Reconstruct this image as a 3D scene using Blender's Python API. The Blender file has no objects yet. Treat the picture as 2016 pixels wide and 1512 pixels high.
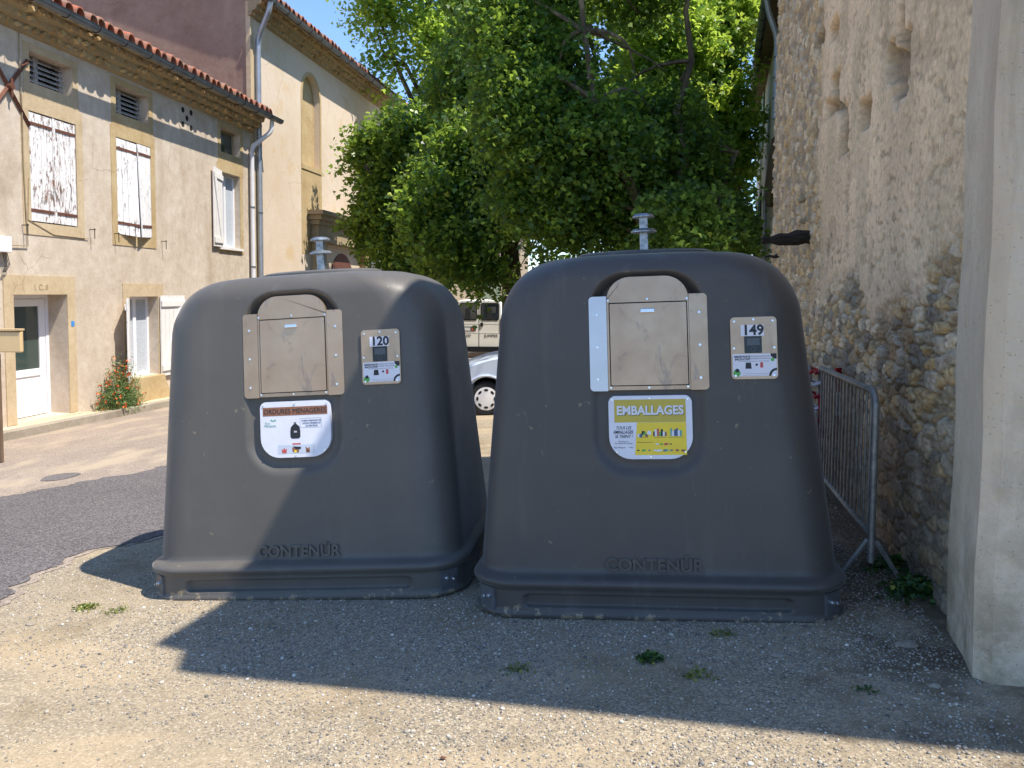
import bpy, math, random
import numpy as np
from mathutils import Vector, Matrix
R0 = random.Random(7)
scene = bpy.context.scene
COL = scene.collection
PI = math.pi
V = Vector

# ------------------------------------------------------------------ camera
FPX, CX, CY = 1600.0, 1008.0, 677.5
EYE = V((0, 0, 1.5))
CR = Matrix.Rotation(PI/2-math.radians(3.6), 3, 'X') @ Matrix.Rotation(.0066, 3, 'Z')
cd = bpy.data.cameras.new('camera'); cam = bpy.data.objects.new('camera', cd); COL.objects.link(cam)
cam.matrix_world = Matrix.Translation(EYE) @ CR.to_4x4()
cd.sensor_width = 36; cd.lens = 36*FPX/2016; cd.shift_y = (CY-756)/2016
cd.clip_start = .05; cd.clip_end = 3000
scene.camera = cam
# ------------------------------------------------------------------ sky and sun
SAZ = math.radians(66)            # angle of the sun from -Y towards +X
SEL = math.atan(1.85)
SUN = V((math.sin(SAZ)*math.cos(SEL), -math.cos(SAZ)*math.cos(SEL), math.sin(SEL)))
w = bpy.data.worlds.new('World'); scene.world = w; w.use_nodes = True
nt = w.node_tree; bg = nt.nodes['Background']
sk = nt.nodes.new('ShaderNodeTexSky'); sk.sky_type = 'NISHITA'; sk.sun_disc = False
sk.sun_elevation = SEL; sk.sun_rotation = PI-SAZ
sk.air_density = 1.1; sk.dust_density = .1; sk.ozone_density = 6.0; sk.altitude = 1500
nt.links.new(sk.outputs[0], bg.inputs[0]); bg.inputs[1].default_value = .15
sl = bpy.data.lights.new('sun', 'SUN'); sl.energy = 4.2; sl.angle = math.radians(.53); sl.color = (1, .93, .83)
so = bpy.data.objects.new('sun', sl); COL.objects.link(so)
so.rotation_euler = SUN.to_track_quat('Z', 'Y').to_euler(); so.location = (0, 0, 30)
scene.view_settings.view_transform = 'Standard'; scene.view_settings.look = 'None'
scene.view_settings.gamma = 1; scene.view_settings.exposure = .93

# ------------------------------------------------------------------ pixel to place
def ray(x, y): return CR @ V(((x-CX)/FPX, -(y-CY)/FPX, -1))
def zg(X, Y): return .05*max(-14, min(8, X)) - .028*max(-8, min(45, Y))
def G(x, y, dz=0):
    d = ray(x, y); t = 4
    for _ in range(150):
        P = EYE+d*t; t += (zg(P.x, P.y)+dz-P.z)/d.z*.9
    return EYE+d*t
def AT(x, y, Y):
    d = ray(x, y); return EYE+d*(Y/d.y)
class Plane:                         # a vertical wall plane: u along it, z up, off towards the street
    def __init__(s, P, dxdy, side=1):
        s.P = V((P[0], P[1], 0)); s.d = V((dxdy, 1, 0)).normalized(); s.n = V((1, -dxdy, 0)).normalized()*side
    def uz(s, x, y, off=0):
        r = ray(x, y); P = s.P+s.n*off
        t = (P-EYE).dot(s.n)/r.dot(s.n); Q = EYE+r*t
        return (Q-P).dot(s.d), Q.z
    def at(s, u, z, off=0): return s.P+s.d*u+s.n*off+V((0, 0, z))

# ------------------------------------------------------------------ objects
ROOT = {}
def tag(o, label=None, cat=None, group=None, kind=None):
    if label: o['label'] = label
    if cat: o['category'] = cat
    if group: o['group'] = group
    if kind: o['kind'] = kind
    return o
def thing(name, loc, label, cat, group=None, mat4=None):
    o = bpy.data.objects.new(name, None); COL.objects.link(o)
    M = mat4 if mat4 is not None else Matrix.Translation(V(loc))
    o.matrix_world = M; o.empty_display_size = .2; ROOT[o.name] = M.inverted()
    return tag(o, label, cat, group)
def link_mesh(name, me, m, parent):
    o = bpy.data.objects.new(name, me); COL.objects.link(o)
    if m: me.materials.append(m)
    if parent:
        o.parent = parent; ROOT[o.name] = ROOT[parent.name]
    else: ROOT[o.name] = Matrix.Identity(4)
    return o
class MB:
    def __init__(s): s.v = []; s.f = []; s.g = []
    def add(s, vs, fs):
        s.g.append((len(s.v), len(s.f))); b = len(s.v); s.v += [V(p) for p in vs]; s.f += [[b+i for i in f] for f in fs]; return s
    def box(s, c, size, M=None):
        c = V(c); h = V(size)*.5; vs = []
        for k in range(8):
            p = V((h.x*(1 if k & 1 else -1), h.y*(1 if k & 2 else -1), h.z*(1 if k & 4 else -1)))
            vs.append(c+(M @ p if M else p))
        return s.add(vs, [(0, 2, 3, 1), (4, 5, 7, 6), (0, 1, 5, 4), (2, 6, 7, 3), (0, 4, 6, 2), (1, 3, 7, 5)])
    def pbox(s, pl, u0, u1, z0, z1, o0, o1):     # box on a Plane
        vs = [pl.at(u, z, o) for o in (o0, o1) for z in (z0, z1) for u in (u0, u1)]
        return s.add(vs, [(0, 2, 3, 1), (4, 5, 7, 6), (0, 1, 5, 4), (2, 6, 7, 3), (0, 4, 6, 2), (1, 3, 7, 5)])
    def tube(s, path, r, n=8, caps=True):
        path = [V(p) for p in path]; vs = []; fs = []
        rr = r if isinstance(r, (list, tuple)) else [r]*len(path)
        up = None
        for i, p in enumerate(path):
            t = (path[min(i+1, len(path)-1)]-path[max(i-1, 0)]).normalized()
            if up is None:
                up = V((0, 0, 1)) if abs(t.z) < .9 else V((1, 0, 0))
            a = t.cross(up).normalized(); b = a.cross(t).normalized(); up = b
            for k in range(n):
                th = 2*PI*k/n; vs.append(p+(a*math.cos(th)+b*math.sin(th))*rr[i])
        for i in range(len(path)-1):
            for k in range(n):
                fs.append((i*n+k, i*n+(k+1) % n, (i+1)*n+(k+1) % n, (i+1)*n+k))
        if caps: fs += [tuple(range(n-1, -1, -1)), tuple((len(path)-1)*n+k for k in range(n))]
        return s.add(vs, fs)
    def lathe(s, prof, c=(0, 0, 0), n=24, M=None):   # prof: (r, z)
        c = V(c); vs = []; fs = []
        for r, z in prof:
            for k in range(n):
                p = V((r*math.cos(2*PI*k/n), r*math.sin(2*PI*k/n), z)); vs.append(c+(M @ p if M else p))
        m = len(prof)
        for i in range(m-1):
            for k in range(n): fs.append((i*n+k, i*n+(k+1) % n, (i+1)*n+(k+1) % n, (i+1)*n+k))
        fs += [tuple(range(n-1, -1, -1)), tuple((m-1)*n+k for k in range(n))]
        return s.add(vs, fs)
    def prism(s, pts, mp, o0, o1):                    # 2D outline, mp(a, b, off) -> 3D
        n = len(pts); vs = [mp(a, b, o0) for a, b in pts]+[mp(a, b, o1) for a, b in pts]
        fs = [tuple(range(n-1, -1, -1)), tuple(range(n, 2*n))]+[(i, (i+1) % n, n+(i+1) % n, n+i) for i in range(n)]
        return s.add(vs, fs)
    def flat(s, pts, mp, off): return s.add([mp(a, b, off) for a, b in pts], [tuple(range(len(pts)))])
    def text(s, body, mp, x, z, size, off, depth=.0008, bold=0, shear=0, sx=1, align='CENTER'):
        cu = bpy.data.curves.new('t', 'FONT'); cu.body = body; cu.size = size; cu.offset = bold; cu.shear = shear
        cu.align_x = align; cu.align_y = 'CENTER'; cu.resolution_u = 3; cu.extrude = depth/2
        ob = bpy.data.objects.new('t', cu); COL.objects.link(ob)
        me = bpy.data.meshes.new_from_object(ob.evaluated_get(bpy.context.evaluated_depsgraph_get()))
        s.add([mp(x+q.co.x*sx, z+q.co.y, off+depth/2+q.co.z) for q in me.vertices], [tuple(p.vertices) for p in me.polygons])
        bpy.data.objects.remove(ob); bpy.data.curves.remove(cu); bpy.data.meshes.remove(me); return s
    def each(s, name, m, parent=None, smooth=False, bev=0):      # every added piece becomes a part of its own
        g = s.g+[(len(s.v), len(s.f))]
        for (v0, f0), (v1, f1) in zip(g[:-1], g[1:]):
            if v1 == v0: continue
            q = MB(); q.add(s.v[v0:v1], [[i-v0 for i in f] for f in s.f[f0:f1]]); q.build(name, m, parent, smooth, bev)
    def build(s, name, m, parent=None, smooth=False, bev=0, local=False):
        me = bpy.data.meshes.new(name)
        vs = s.v
        if parent and not local: I = ROOT[parent.name]; vs = [I @ p for p in vs]
        me.from_pydata([tuple(p) for p in vs], [], s.f); me.validate()
        o = link_mesh(name, me, m, parent)
        import bmesh
        bm = bmesh.new(); bm.from_mesh(me); bmesh.ops.recalc_face_normals(bm, faces=bm.faces); bm.to_mesh(me); bm.free()
        if smooth:
            for p in me.polygons: p.use_smooth = True
            try: me.set_sharp_from_angle(angle=math.radians(40))
            except Exception: pass
        if bev:
            b = o.modifiers.new('bevel', 'BEVEL'); b.width = bev; b.segments = 2; b.limit_method = 'ANGLE'
        return o
def rrect(x0, z0, x1, z1, r, n=8):       # r: bl, br, tr, tl
    if not isinstance(r, (tuple, list)): r = (r,)*4
    pts = []
    for (cx, cz, a0, q) in ((x0+r[0], z0+r[0], PI, r[0]), (x1-r[1], z0+r[1], 1.5*PI, r[1]), (x1-r[2], z1-r[2], 0, r[2]), (x0+r[3], z1-r[3], .5*PI, r[3])):
        for k in range(n+1):
            a = a0+.5*PI*k/n; pts.append((cx+q*math.cos(a), cz+q*math.sin(a)))
    return pts
def disc(x, z, r, n=16, a0=0, a1=2*PI):
    return [(x+r*math.cos(a0+(a1-a0)*k/n), z+r*math.sin(a0+(a1-a0)*k/n)) for k in range(n)]

# ------------------------------------------------------------------ materials
def hexc(c):
    if isinstance(c, str):
        c = [int(c[i:i+2], 16)/255 for i in (0, 2, 4)]; c = [x/12.92 if x < .04 else ((x+.055)/1.055)**2.4 for x in c]
    return (c[0], c[1], c[2], 1)
class Mat:
    def __init__(s, name, rough=.8, metal=0, spec=.5):
        s.m = bpy.data.materials.new(name); s.m.use_nodes = True; s.nt = s.m.node_tree
        s.b = s.nt.nodes['Principled BSDF']; s.b.inputs['Roughness'].default_value = rough
        s.b.inputs['Metallic'].default_value = metal; s.b.inputs['Specular IOR Level'].default_value = spec
        s.tc = s.nt.nodes.new('ShaderNodeTexCoord'); s.h = None
    def n(s, t, **k):
        x = s.nt.nodes.new('ShaderNode'+t)
        for a, v in k.items():
            if a in x.inputs.keys() if False else False: pass
            setattr(x, a, v)
        return x
    def L(s, a, b): s.nt.links.new(a, b)
    def vec(s, scale=(1, 1, 1), space='Object', rot=(0, 0, 0)):
        mp = s.n('Mapping'); mp.inputs['Scale'].default_value = scale; mp.inputs['Rotation'].default_value = rot
        s.L(s.tc.outputs[space], mp.inputs[0]); return mp.outputs[0]
    def noise(s, sc, det=4, rough=.55, vec=None, dist=0):
        x = s.n('TexNoise'); x.inputs['Scale'].default_value = sc; x.inputs['Detail'].default_value = det
        x.inputs['Roughness'].default_value = rough; x.inputs['Distortion'].default_value = dist
        s.L(vec or s.tc.outputs['Object'], x.inputs['Vector']); return x.outputs['Fac']
    def noise_col(s, sc):
        x = s.n('TexNoise'); x.inputs['Scale'].default_value = sc; x.inputs['Detail'].default_value = 5
        s.L(s.tc.outputs['Object'], x.inputs['Vector']); return x.outputs['Color']
    def vor(s, sc, feat='F1', vec=None, out='Distance', rnd=1):
        x = s.n('TexVoronoi'); x.feature = feat; x.inputs['Scale'].default_value = sc; x.inputs['Randomness'].default_value = rnd
        s.L(vec or s.tc.outputs['Object'], x.inputs['Vector']); return x.outputs[out]
    def ramp(s, fac, stops):
        r = s.n('ValToRGB'); e = r.color_ramp.elements
        while len(e) < len(stops): e.new(.5)
        for i, (p, c) in enumerate(stops):
            e[i].position = p; e[i].color = hexc(c) if not isinstance(c, (int, float)) else (c, c, c, 1)
        s.L(fac, r.inputs[0]); return r.outputs[0]
    def mix(s, fac, a, b, mode='MIX'):
        x = s.n('MixRGB'); x.blend_type = mode
        for i, q in ((0, fac), (1, a), (2, b)):
            if hasattr(q, 'node'): s.L(q, x.inputs[i])
            elif i == 0: x.inputs[0].default_value = q
            else: x.inputs[i].default_value = hexc(q)
        return x.outputs[0]
    def math(s, op, a, b=0.0):
        x = s.n('Math'); x.operation = op
        for i, q in ((0, a), (1, b)):
            if hasattr(q, 'node'): s.L(q, x.inputs[i])
            else: x.inputs[i].default_value = q
        return x.outputs[0]
    def sep(s, space='Object'):
        x = s.n('SeparateXYZ'); s.L(s.tc.outputs[space], x.inputs[0]); return x.outputs
    def color(s, c):
        if hasattr(c, 'node'): s.L(c, s.b.inputs['Base Color'])
        else: s.b.inputs['Base Color'].default_value = hexc(c)
        return s
    def bump(s, h, st=.3, dist=.01):
        b = s.n('Bump'); b.inputs['Strength'].default_value = st; b.inputs['Distance'].default_value = dist
        s.L(h, b.inputs['Height'])
        if s.h: s.L(s.h, b.inputs['Normal'])
        s.h = b.outputs[0]; s.L(s.h, s.b.inputs['Normal']); return s
def simple(name, c, rough=.7, metal=0, var=.15, sc=6, bump=0, bsc=80, spec=.5):
    M = Mat(name, rough, metal, spec)
    c0 = hexc(c); d = tuple(x*(1-var) for x in c0[:3]); u = tuple(min(1, x*(1+var)) for x in c0[:3])
    M.color(M.ramp(M.noise(sc, 5), [(.3, d), (.7, u)]))
    if bump: M.bump(M.noise(bsc, 4), bump, .005)
    return M.m
def plaster(name, c1, c2, c3, stain=None, sc=1.0, streak=None, bump=.25, mott=.35):
    M = Mat(name, .92, spec=.2)
    a = M.ramp(M.noise(.7*sc, 5, .6), [(.3, c1), (.5, c2), (.72, c3)])
    a = M.mix(mott, a, M.ramp(M.noise(5*sc, 6, .65), [(.35, c1), (.65, c3)]))
    f = M.ramp(M.noise(60, 3), [(.35, .86), (.6, 1.0)])
    a = M.mix(1, a, f, 'MULTIPLY')
    if streak:
        s = M.noise(2.2, 5, .6, M.vec((1, 1, .22)))
        a = M.mix(M.ramp(s, [(.52, 0.0), (.72, .55)]), a, streak)
    if stain:
        s = M.noise(1.1, 6, .65); a = M.mix(M.ramp(s, [(.55, 0.0), (.7, .6)]), a, stain)
    cr = M.vor(.9, 'DISTANCE_TO_EDGE', M.mix(.16, M.tc.outputs['Object'], M.noise_col(3.2)))
    a = M.mix(M.math('MULTIPLY', M.ramp(cr, [(.0, 1.0), (.006, 0.0)]), M.ramp(M.noise(.8, 3), [(.5, 0.0), (.58, .45)])), a, '6e5c48')
    M.color(a); M.bump(M.noise(90, 4, .6), bump, .006); M.bump(M.noise(9, 4), .25, .02)
    return M.m
m_wall = plaster('plaster_beige', 'B7A692', 'C6B7A4', 'D4C8B8', stain='9F8D78', streak='A5937D', mott=.5, bump=.4)
m_church = plaster('plaster_pale', 'CDB9A0', 'D6C5B0', 'DDCDBC', stain='C8AB7C', sc=.6, bump=.1, mott=.2)
m_gable = plaster('plaster_red', '8A7060', '98806F', 'A38C7A', stain='73604F', streak='AC9380')
m_farwall = plaster('plaster_far', 'CDBCA2', 'D8C8B0', 'DED0BC', bump=.05)
m_ochre = plaster('stone_ochre', 'AA9066', 'B9A27A', 'C5B28E', stain='9A8058', sc=2, bump=.3)
m_stone = plaster('stone_grey', '8F8067', 'A19174', 'B09E80', stain='6F6552', sc=2)
m_white_render = plaster('render_white', 'CFC8B8', 'DAD2C2', 'E2DACB', stain='C0B49C')
m_lintel = plaster('stone_lintel', 'B39D7C', 'C0AC8C', 'CDBA9C', stain='A08A68', sc=2)
m_kerb = plaster('kerb_concrete', '8B8173', '9A9081', 'AAA08F', stain='776C5E', sc=3)
m_pave = plaster('pavement_concrete', 'BBA68A', 'C8B599', 'D3C2A8', stain='A59174', sc=2)
m_mortar = plaster('cornice_mortar', '8E8064', 'A09072', 'AE9D7E', sc=3, bump=.6)
m_zinc = simple('zinc', 'A4AAB2', .45, .6, .12, 5)
m_zincdk = simple('zinc_dull', '6F767D', .5, .5, .2, 5)
m_whitepipe = simple('white_pipe', 'D5D4D6', .5, 0, .06, 3)
m_iron = simple('rusty_iron', '6B4434', .8, .3, .3, 30, .3)
m_dkiron = simple('dark_iron', '3A3532', .7, .5, .2, 30)
m_glassdoor = Mat('dark_glass', .06, spec=.8).color('3C4A46').m
m_pvc = simple('white_pvc', 'E4E3E6', .35, 0, .02, 3)
m_blueplate = simple('blue_enamel', '3C88C8', .3, 0, .1, 40)
m_cream = simple('cream_paint', 'CDB183', .5, 0, .05, 4)
m_dark = simple('dark_void', '15130f', .9, 0, .1)
m_curtain = simple('net_curtain', 'AFB6BE', .8, 0, .15, 30)
m_chrome = simple('polished_metal', 'D8D8DA', .25, .9, .05, 10)
m_galv = Mat('galvanised', .42, .75); m_galv.color(m_galv.mix(m_galv.ramp(m_galv.vor(45), [(.2, 0.0), (.8, 1.0)]), '7F858B', 'A6ABB0')); m_galv = m_galv.m
m_galvd = Mat('galvanised_weathered', .55, .55); m_galvd.color(m_galvd.mix(m_galvd.ramp(m_galvd.noise(25), [(.3, 0.0), (.7, 1.0)]), '7a7a78', 'a8a8a4')); m_galvd = m_galvd.m
m_red = simple('red_plastic', 'A51420', .5, 0, .1)
m_whitepl = simple('white_plastic', 'D8D8D8', .5)
m_black = simple('black_plastic', '0C0D10', .25, 0, .1)
m_screen = simple('grey_screen', '47494C', .2, 0, .1)
m_rubber = simple('rubber', '1B1B1C', .85, 0, .2, 20)
m_wood = Mat('old_beam', .9)
m_wood.color(m_wood.ramp(m_wood.noise(14, 6, .7, m_wood.vec((1, 1, 6))), [(.3, '14110d'), (.5, '2c241b'), (.7, '4a4030')])); m_wood.bump(m_wood.noise(30, 5, .7, m_wood.vec((1, 1, 4))), .9, .02); m_wood = m_wood.m
m_board = simple('brown_board', '6B5644', .85, 0, .25, 6, .3, 40)
m_green = simple('green_paint', '8FA08A', .7, 0, .1, 12)
m_dkgreen = simple('dark_green_paint', '2F4A3C', .7, 0, .1, 12)

def shutter_mat(name, base, under, amount):
    M = Mat(name, .8)
    f = M.noise(7, 8, .72, M.vec((3.0, 3.0, .9)), .6)
    g = M.noise(1.6, 3, .5)
    f = M.math('ADD', f, M.math('MULTIPLY', M.math('SUBTRACT', g, .5), .35))
    u = M.ramp(M.noise(9, 4), [(.35, under), (.65, '6f6a66')])
    M.color(M.mix(M.ramp(f, [(amount, 0.0), (amount+.05, 1.0)]), base, u))
    M.bump(f, .3, .004); return M.m
m_sh_old = shutter_mat('flaking_white_paint', 'DCDAD8', '8a6656', .525)
m_sh_mid = shutter_mat('worn_white_paint', 'E2E0DE', '8a8480', .565)
m_sh_new = simple('white_wood_paint', 'DDD9D4', .6, 0, .05, 6)
m_louver = shutter_mat('grey_louver_paint', 'A9A29C', '6b4a3e', .55)

M = Mat('terracotta', .9)                    # roof tiles
c = M.ramp(M.vor(5.5, vec=M.vec((1, 1, .4)), out='Color'), [(.1, '92503a'), (.45, 'A5644a'), (.7, '86685a'), (.95, 'B87a5a')])
c = M.mix(M.ramp(M.noise(9, 6, .7), [(.46, 0.0), (.6, .8)]), c, '6e6457')
M.color(c); M.bump(M.noise(40, 4), .4, .01); m_tile = M.m

def plastic(name, c1, c2):
    M = Mat(name, .52, spec=.45)
    c = M.ramp(M.noise(1.3, 4, .6), [(.3, c1), (.7, c2)])
    c = M.mix(M.ramp(M.noise(9, 6, .7), [(.62, 0.0), (.8, .35)]), c, '77746e')
    z = M.sep()[2]
    mud = M.noise(16, 7, .7, M.vec((1, 1, .8)))
    low = M.ramp(z, [(.0, .15), (.10, .0)])
    c = M.mix(M.ramp(M.math('ADD', mud, low), [(.655, 0.0), (.70, .8)]), c, '97866c')
    c = M.mix(M.ramp(M.noise(5, 5, .6, M.vec((1.6, 1.6, .1))), [(.56, 0.0), (.74, .35)]), c, '6b6862')
    c = M.mix(M.ramp(M.noise(2.2, 6, .7), [(.5, 0.0), (.75, .3)]), c, '3d3b3a')
    c = M.mix(M.ramp(M.noise(34, 3, .8, M.vec((1, 1, .25))), [(.76, 0.0), (.79, .55)]), c, '7d7a74')
    c = M.mix(M.ramp(M.vor(5.5), [(.016, .8), (.024, 0.0)]), c, '2f2e2c')
    M.color(c); M.bump(M.noise(140, 3), .05, .002)
    M.b.inputs['Sheen Weight'].default_value = .2; M.b.inputs['Sheen Roughness'].default_value = .35
    M.L(M.ramp(M.noise(5, 5), [(.3, .42), (.7, .55)]), M.b.inputs['Roughness'])
    return M.m
m_plast_base = plastic('charcoal_plastic', '484441', '4f4b47'); m_plast_lit = plastic('sunlit_grey_plastic', '53504b', '5b5752'); m_plast = m_plast_base  # the lighter copy puts extra sunlight into the left container's colour

M = Mat('brushed_steel', .3, .85)             # hatch
c = M.ramp(M.noise(3, 4), [(.3, 'AF957D'), (.7, 'C2AA92')])
c = M.mix(M.ramp(M.noise(8, 6, .7, M.vec((1, 1, .6)), 1.2), [(.57, 0.0), (.66, .7)]), c, '8b7f78')
M.color(c); M.L(M.ramp(M.noise(10, 6, .7), [(.3, .34), (.7, .52)]), M.b.inputs['Roughness'])
M.bump(M.noise(220, 2, .5, M.vec((.05, 1, 1))), .04, .001); m_steel = M.m

m_steel_sky = simple('steel_sky_reflection', 'C9CED3', .4, .55, .06, 6)  # hatch steel with a bluish sky reflection put into its colour
# ground materials ---------------------------------------------------
def gravel_mat(name, sandy):
    M = Mat(name, .95, spec=.2)
    big = M.noise(.8, 5, .6); mid = M.noise(3.5, 5, .6)
    v1 = M.vor(130, out='Color'); g = M.n('SeparateColor'); M.L(v1, g.inputs[0])
    stones = M.ramp(g.outputs[0], [(.0, '544f48'), (.3, '767064'), (.6, '8e8472'), (.85, 'a69a82'), (1, 'c6bca9')])
    sand = M.ramp(M.noise(40, 6, .7), [(.3, '8c7d66'), (.6, 'a3937a'), (.8, 'b3a68d')])
    k = M.ramp(M.math('ADD', M.math('MULTIPLY', big, .6), M.math('MULTIPLY', mid, .4)), [(.42, sandy), (.6, sandy+.35)])
    c = M.mix(k, stones, sand)
    c = M.mix(M.ramp(M.noise(1.7, 6, .65), [(.52, 0.0), (.66, .6)]), c, '77684f')
    c = M.mix(M.ramp(M.noise(.9, 4, .6, M.vec((.5, 1.6, 1))), [(.5, 0.0), (.62, .5)]), c, 'b39f80')
    c = M.mix(M.ramp(M.vor(28), [(.07, .7), (.1, 0.0)]), c, '4b4540')
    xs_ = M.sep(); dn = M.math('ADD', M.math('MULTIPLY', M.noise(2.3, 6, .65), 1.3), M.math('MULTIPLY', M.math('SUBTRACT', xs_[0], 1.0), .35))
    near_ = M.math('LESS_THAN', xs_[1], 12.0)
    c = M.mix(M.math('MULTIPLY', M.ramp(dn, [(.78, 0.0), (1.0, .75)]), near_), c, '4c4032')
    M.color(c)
    M.bump(M.vor(130), -.8, .005); M.bump(M.vor(50), -.5, .008); M.bump(M.noise(12, 5), .35, .02)
    return M.m
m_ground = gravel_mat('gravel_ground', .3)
def asphalt(name, lo, mid, hi, patch=None):
    M = Mat(name, .93, spec=.25)
    v = M.n('SeparateColor'); M.L(M.vor(110, out='Color'), v.inputs[0])
    c = M.ramp(v.outputs[0], [(.05, lo), (.5, mid), (.97, hi)])
    c = M.mix(1, c, M.ramp(M.noise(1.3, 5, .6), [(.3, .82), (.7, 1.0)]), 'MULTIPLY')
    if patch: c = M.mix(M.ramp(M.noise(1.1, 6, .6, M.vec((1.6, .6, 1))), [(.48, 0.0), (.62, .75)]), c, patch)
    M.color(c); M.bump(M.vor(110), -.7, .005); M.bump(M.noise(6, 4), .2, .02); return M.m
m_road = asphalt('old_asphalt', '7d7167', '948679', 'ab9e90', 'ab9c86')
m_newroad = asphalt('dark_asphalt', '4c4747', '605b5b', '827d7b')
m_patch = asphalt('patch_asphalt', '55504e', '6b6564', '837d7a')
def attr_mat(name, rough=.9, bump=.4, bsc=60, nm='Col', fine=None):
    M = Mat(name, rough, spec=.2); a = M.n('Attribute'); a.attribute_name = nm
    c = a.outputs['Color']
    c = M.mix(1, c, M.ramp(M.noise(bsc*.6, 5, .65), [(.3, .72), (.65, 1.12)]), 'MULTIPLY')
    M.color(c); M.bump(M.noise(bsc, 5, .65), bump, .012); return M.m
m_rubble = attr_mat('rubble_wall', .95, .6, 45)
m_pebble = attr_mat('pebbles', .85, .1, 200)
def leaf_mat(name, dark, light, trans, tmix=.42):
    M = Mat(name, .38); nt = M.nt
    a = M.n('Attribute'); a.attribute_name = 'rnd'
    col = M.ramp(a.outputs['Fac'], [(0, dark), (.6, light), (.93, trans), (1, 'a39a3a')])
    d = M.b; M.color(col); d.inputs['Specular IOR Level'].default_value = .35
    t = M.n('BsdfTranslucent'); M.L(M.mix(.75, col, trans), t.inputs[0])
    mx = M.n('MixShader'); mx.inputs[0].default_value = tmix
    out = nt.nodes['Material Output']
    M.L(d.outputs[0], mx.inputs[1]); M.L(t.outputs[0], mx.inputs[2]); M.L(mx.outputs[0], out.inputs[0]); return M.m
m_leaf = leaf_mat('plane_tree_leaves', '21391f', '3d5f2e', 'aecb4c', .46)
m_leaf2 = leaf_mat('plane_tree_leaves_light', '34562a', '5f8636', 'c8df58', .56)
m_weed = leaf_mat('weed_leaves', '24401f', '3a5c2c', '5c7a38', .25)
m_grass = leaf_mat('dry_grass', '4b5a2a', '6f7a3a', '8d9048', .25)
m_bush = leaf_mat('bush_leaves', '3f5a34', '66834e', '8da164', .3)
m_flower = simple('orange_petals', 'D0602A', .6, 0, .25, 20)
M = Mat('plane_bark', .9)
M.color(M.ramp(M.noise(6, 6, .6, M.vec((1, 1, .5))), [(.3, '3a3226'), (.5, '574c39'), (.62, '7d7158'), (.75, '443c2c')])); M.bump(M.noise(30, 5), .5, .02); m_bark = M.m

# ------------------------------------------------------------------ number helpers
rng = np.random.default_rng(11)
def h2(ix, iy, s=0):
    n = (ix.astype(np.int64)*374761393+iy.astype(np.int64)*668265263+s*974634777) & 0xffffffff
    n = ((n ^ (n >> 13))*1274126177) & 0xffffffff
    return ((n ^ (n >> 16)) & 0xffff)/65535.0
def vn(x, y, s=0):
    ix = np.floor(x).astype(np.int64); iy = np.floor(y).astype(np.int64); fx = x-ix; fy = y-iy
    fx = fx*fx*(3-2*fx); fy = fy*fy*(3-2*fy)
    a = h2(ix, iy, s); b = h2(ix+1, iy, s); c_ = h2(ix, iy+1, s); d = h2(ix+1, iy+1, s)
    return (a*(1-fx)+b*fx)*(1-fy)+(c_*(1-fx)+d*fx)*fy
def fbm(x, y, o=4, s=0):
    r = 0; a = .5
    for k in range(o): r = r+a*vn(x*2**k, y*2**k, s+k*7); a *= .5
    return r/(1-.5**o)
def worley(x, y, s=0, jit=.9):
    ix = np.floor(x).astype(np.int64); iy = np.floor(y).astype(np.int64)
    f1 = np.full(x.shape, 9.); f2 = np.full(x.shape, 9.); idc = np.zeros(x.shape)
    for dx in (-1, 0, 1):
        for dy in (-1, 0, 1):
            cx = ix+dx; cy = iy+dy
            px = cx+.5+(h2(cx, cy, s)-.5)*jit; py = cy+.5+(h2(cx, cy, s+1)-.5)*jit
            d = np.hypot(px-x, py-y); nid = h2(cx, cy, s+2)
            m = d < f1; f2 = np.where(m, f1, np.minimum(f2, d)); idc = np.where(m, nid, idc); f1 = np.where(m, d, f1)
    return f1, f2, idc
def sst(a, b, x): t = np.clip((x-a)/(b-a), 0, 1); return t*t*(3-2*t)
def np_mesh(name, verts, faces_per, parent, m, smooth=False, col=None, rnd=None, polyn=None):
    """verts (N,3) in world; faces (M,k) index array."""
    me = bpy.data.meshes.new(name); verts = np.asarray(verts, dtype=np.float64)
    if parent:
        I = np.array(ROOT[parent.name]); verts = verts@I[:3, :3].T+I[:3, 3]
    F = np.asarray(faces_per); Mn, k = F.shape
    me.vertices.add(len(verts)); me.vertices.foreach_set('co', verts.astype(np.float32).ravel())
    me.loops.add(Mn*k); me.loops.foreach_set('vertex_index', F.astype(np.int32).ravel())
    me.polygons.add(Mn); me.polygons.foreach_set('loop_start', (np.arange(Mn)*k).astype(np.int32))
    try: me.polygons.foreach_set('loop_total', np.full(Mn, k, dtype=np.int32))
    except Exception: pass
    if smooth: me.polygons.foreach_set('use_smooth', np.ones(Mn, dtype=bool))
    me.update(calc_edges=True)
    if col is not None:
        a = me.color_attributes.new('Col', 'FLOAT_COLOR', 'POINT')
        a.data.foreach_set('color', np.c_[col, np.ones(len(col))].astype(np.float32).ravel())
    if rnd is not None:
        a = me.attributes.new('rnd', 'FLOAT', 'FACE'); a.data.foreach_set('value', rnd.astype(np.float32))
    return link_mesh(name, me, m, parent)
LEAF = np.array([(0, 0, 0), (.30, .05, .02), (.55, .38, .0), (.25, .5, .05), (.12, 1., -.05), (-.25, .52, .05), (-.55, .36, .0), (-.3, .04, .02)])
def rand_rot(n, up=.6):
    nrm = rng.normal(size=(n, 3)); nrm[:, 2] = np.abs(nrm[:, 2])*.9+up; nrm /= np.linalg.norm(nrm, axis=1)[:, None]
    t = rng.normal(size=(n, 3)); t[:, 2] -= .5; t -= nrm*(t*nrm).sum(1)[:, None]; t /= np.linalg.norm(t, axis=1)[:, None]
    return np.stack([np.cross(t, nrm), t, nrm], axis=2)
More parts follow.
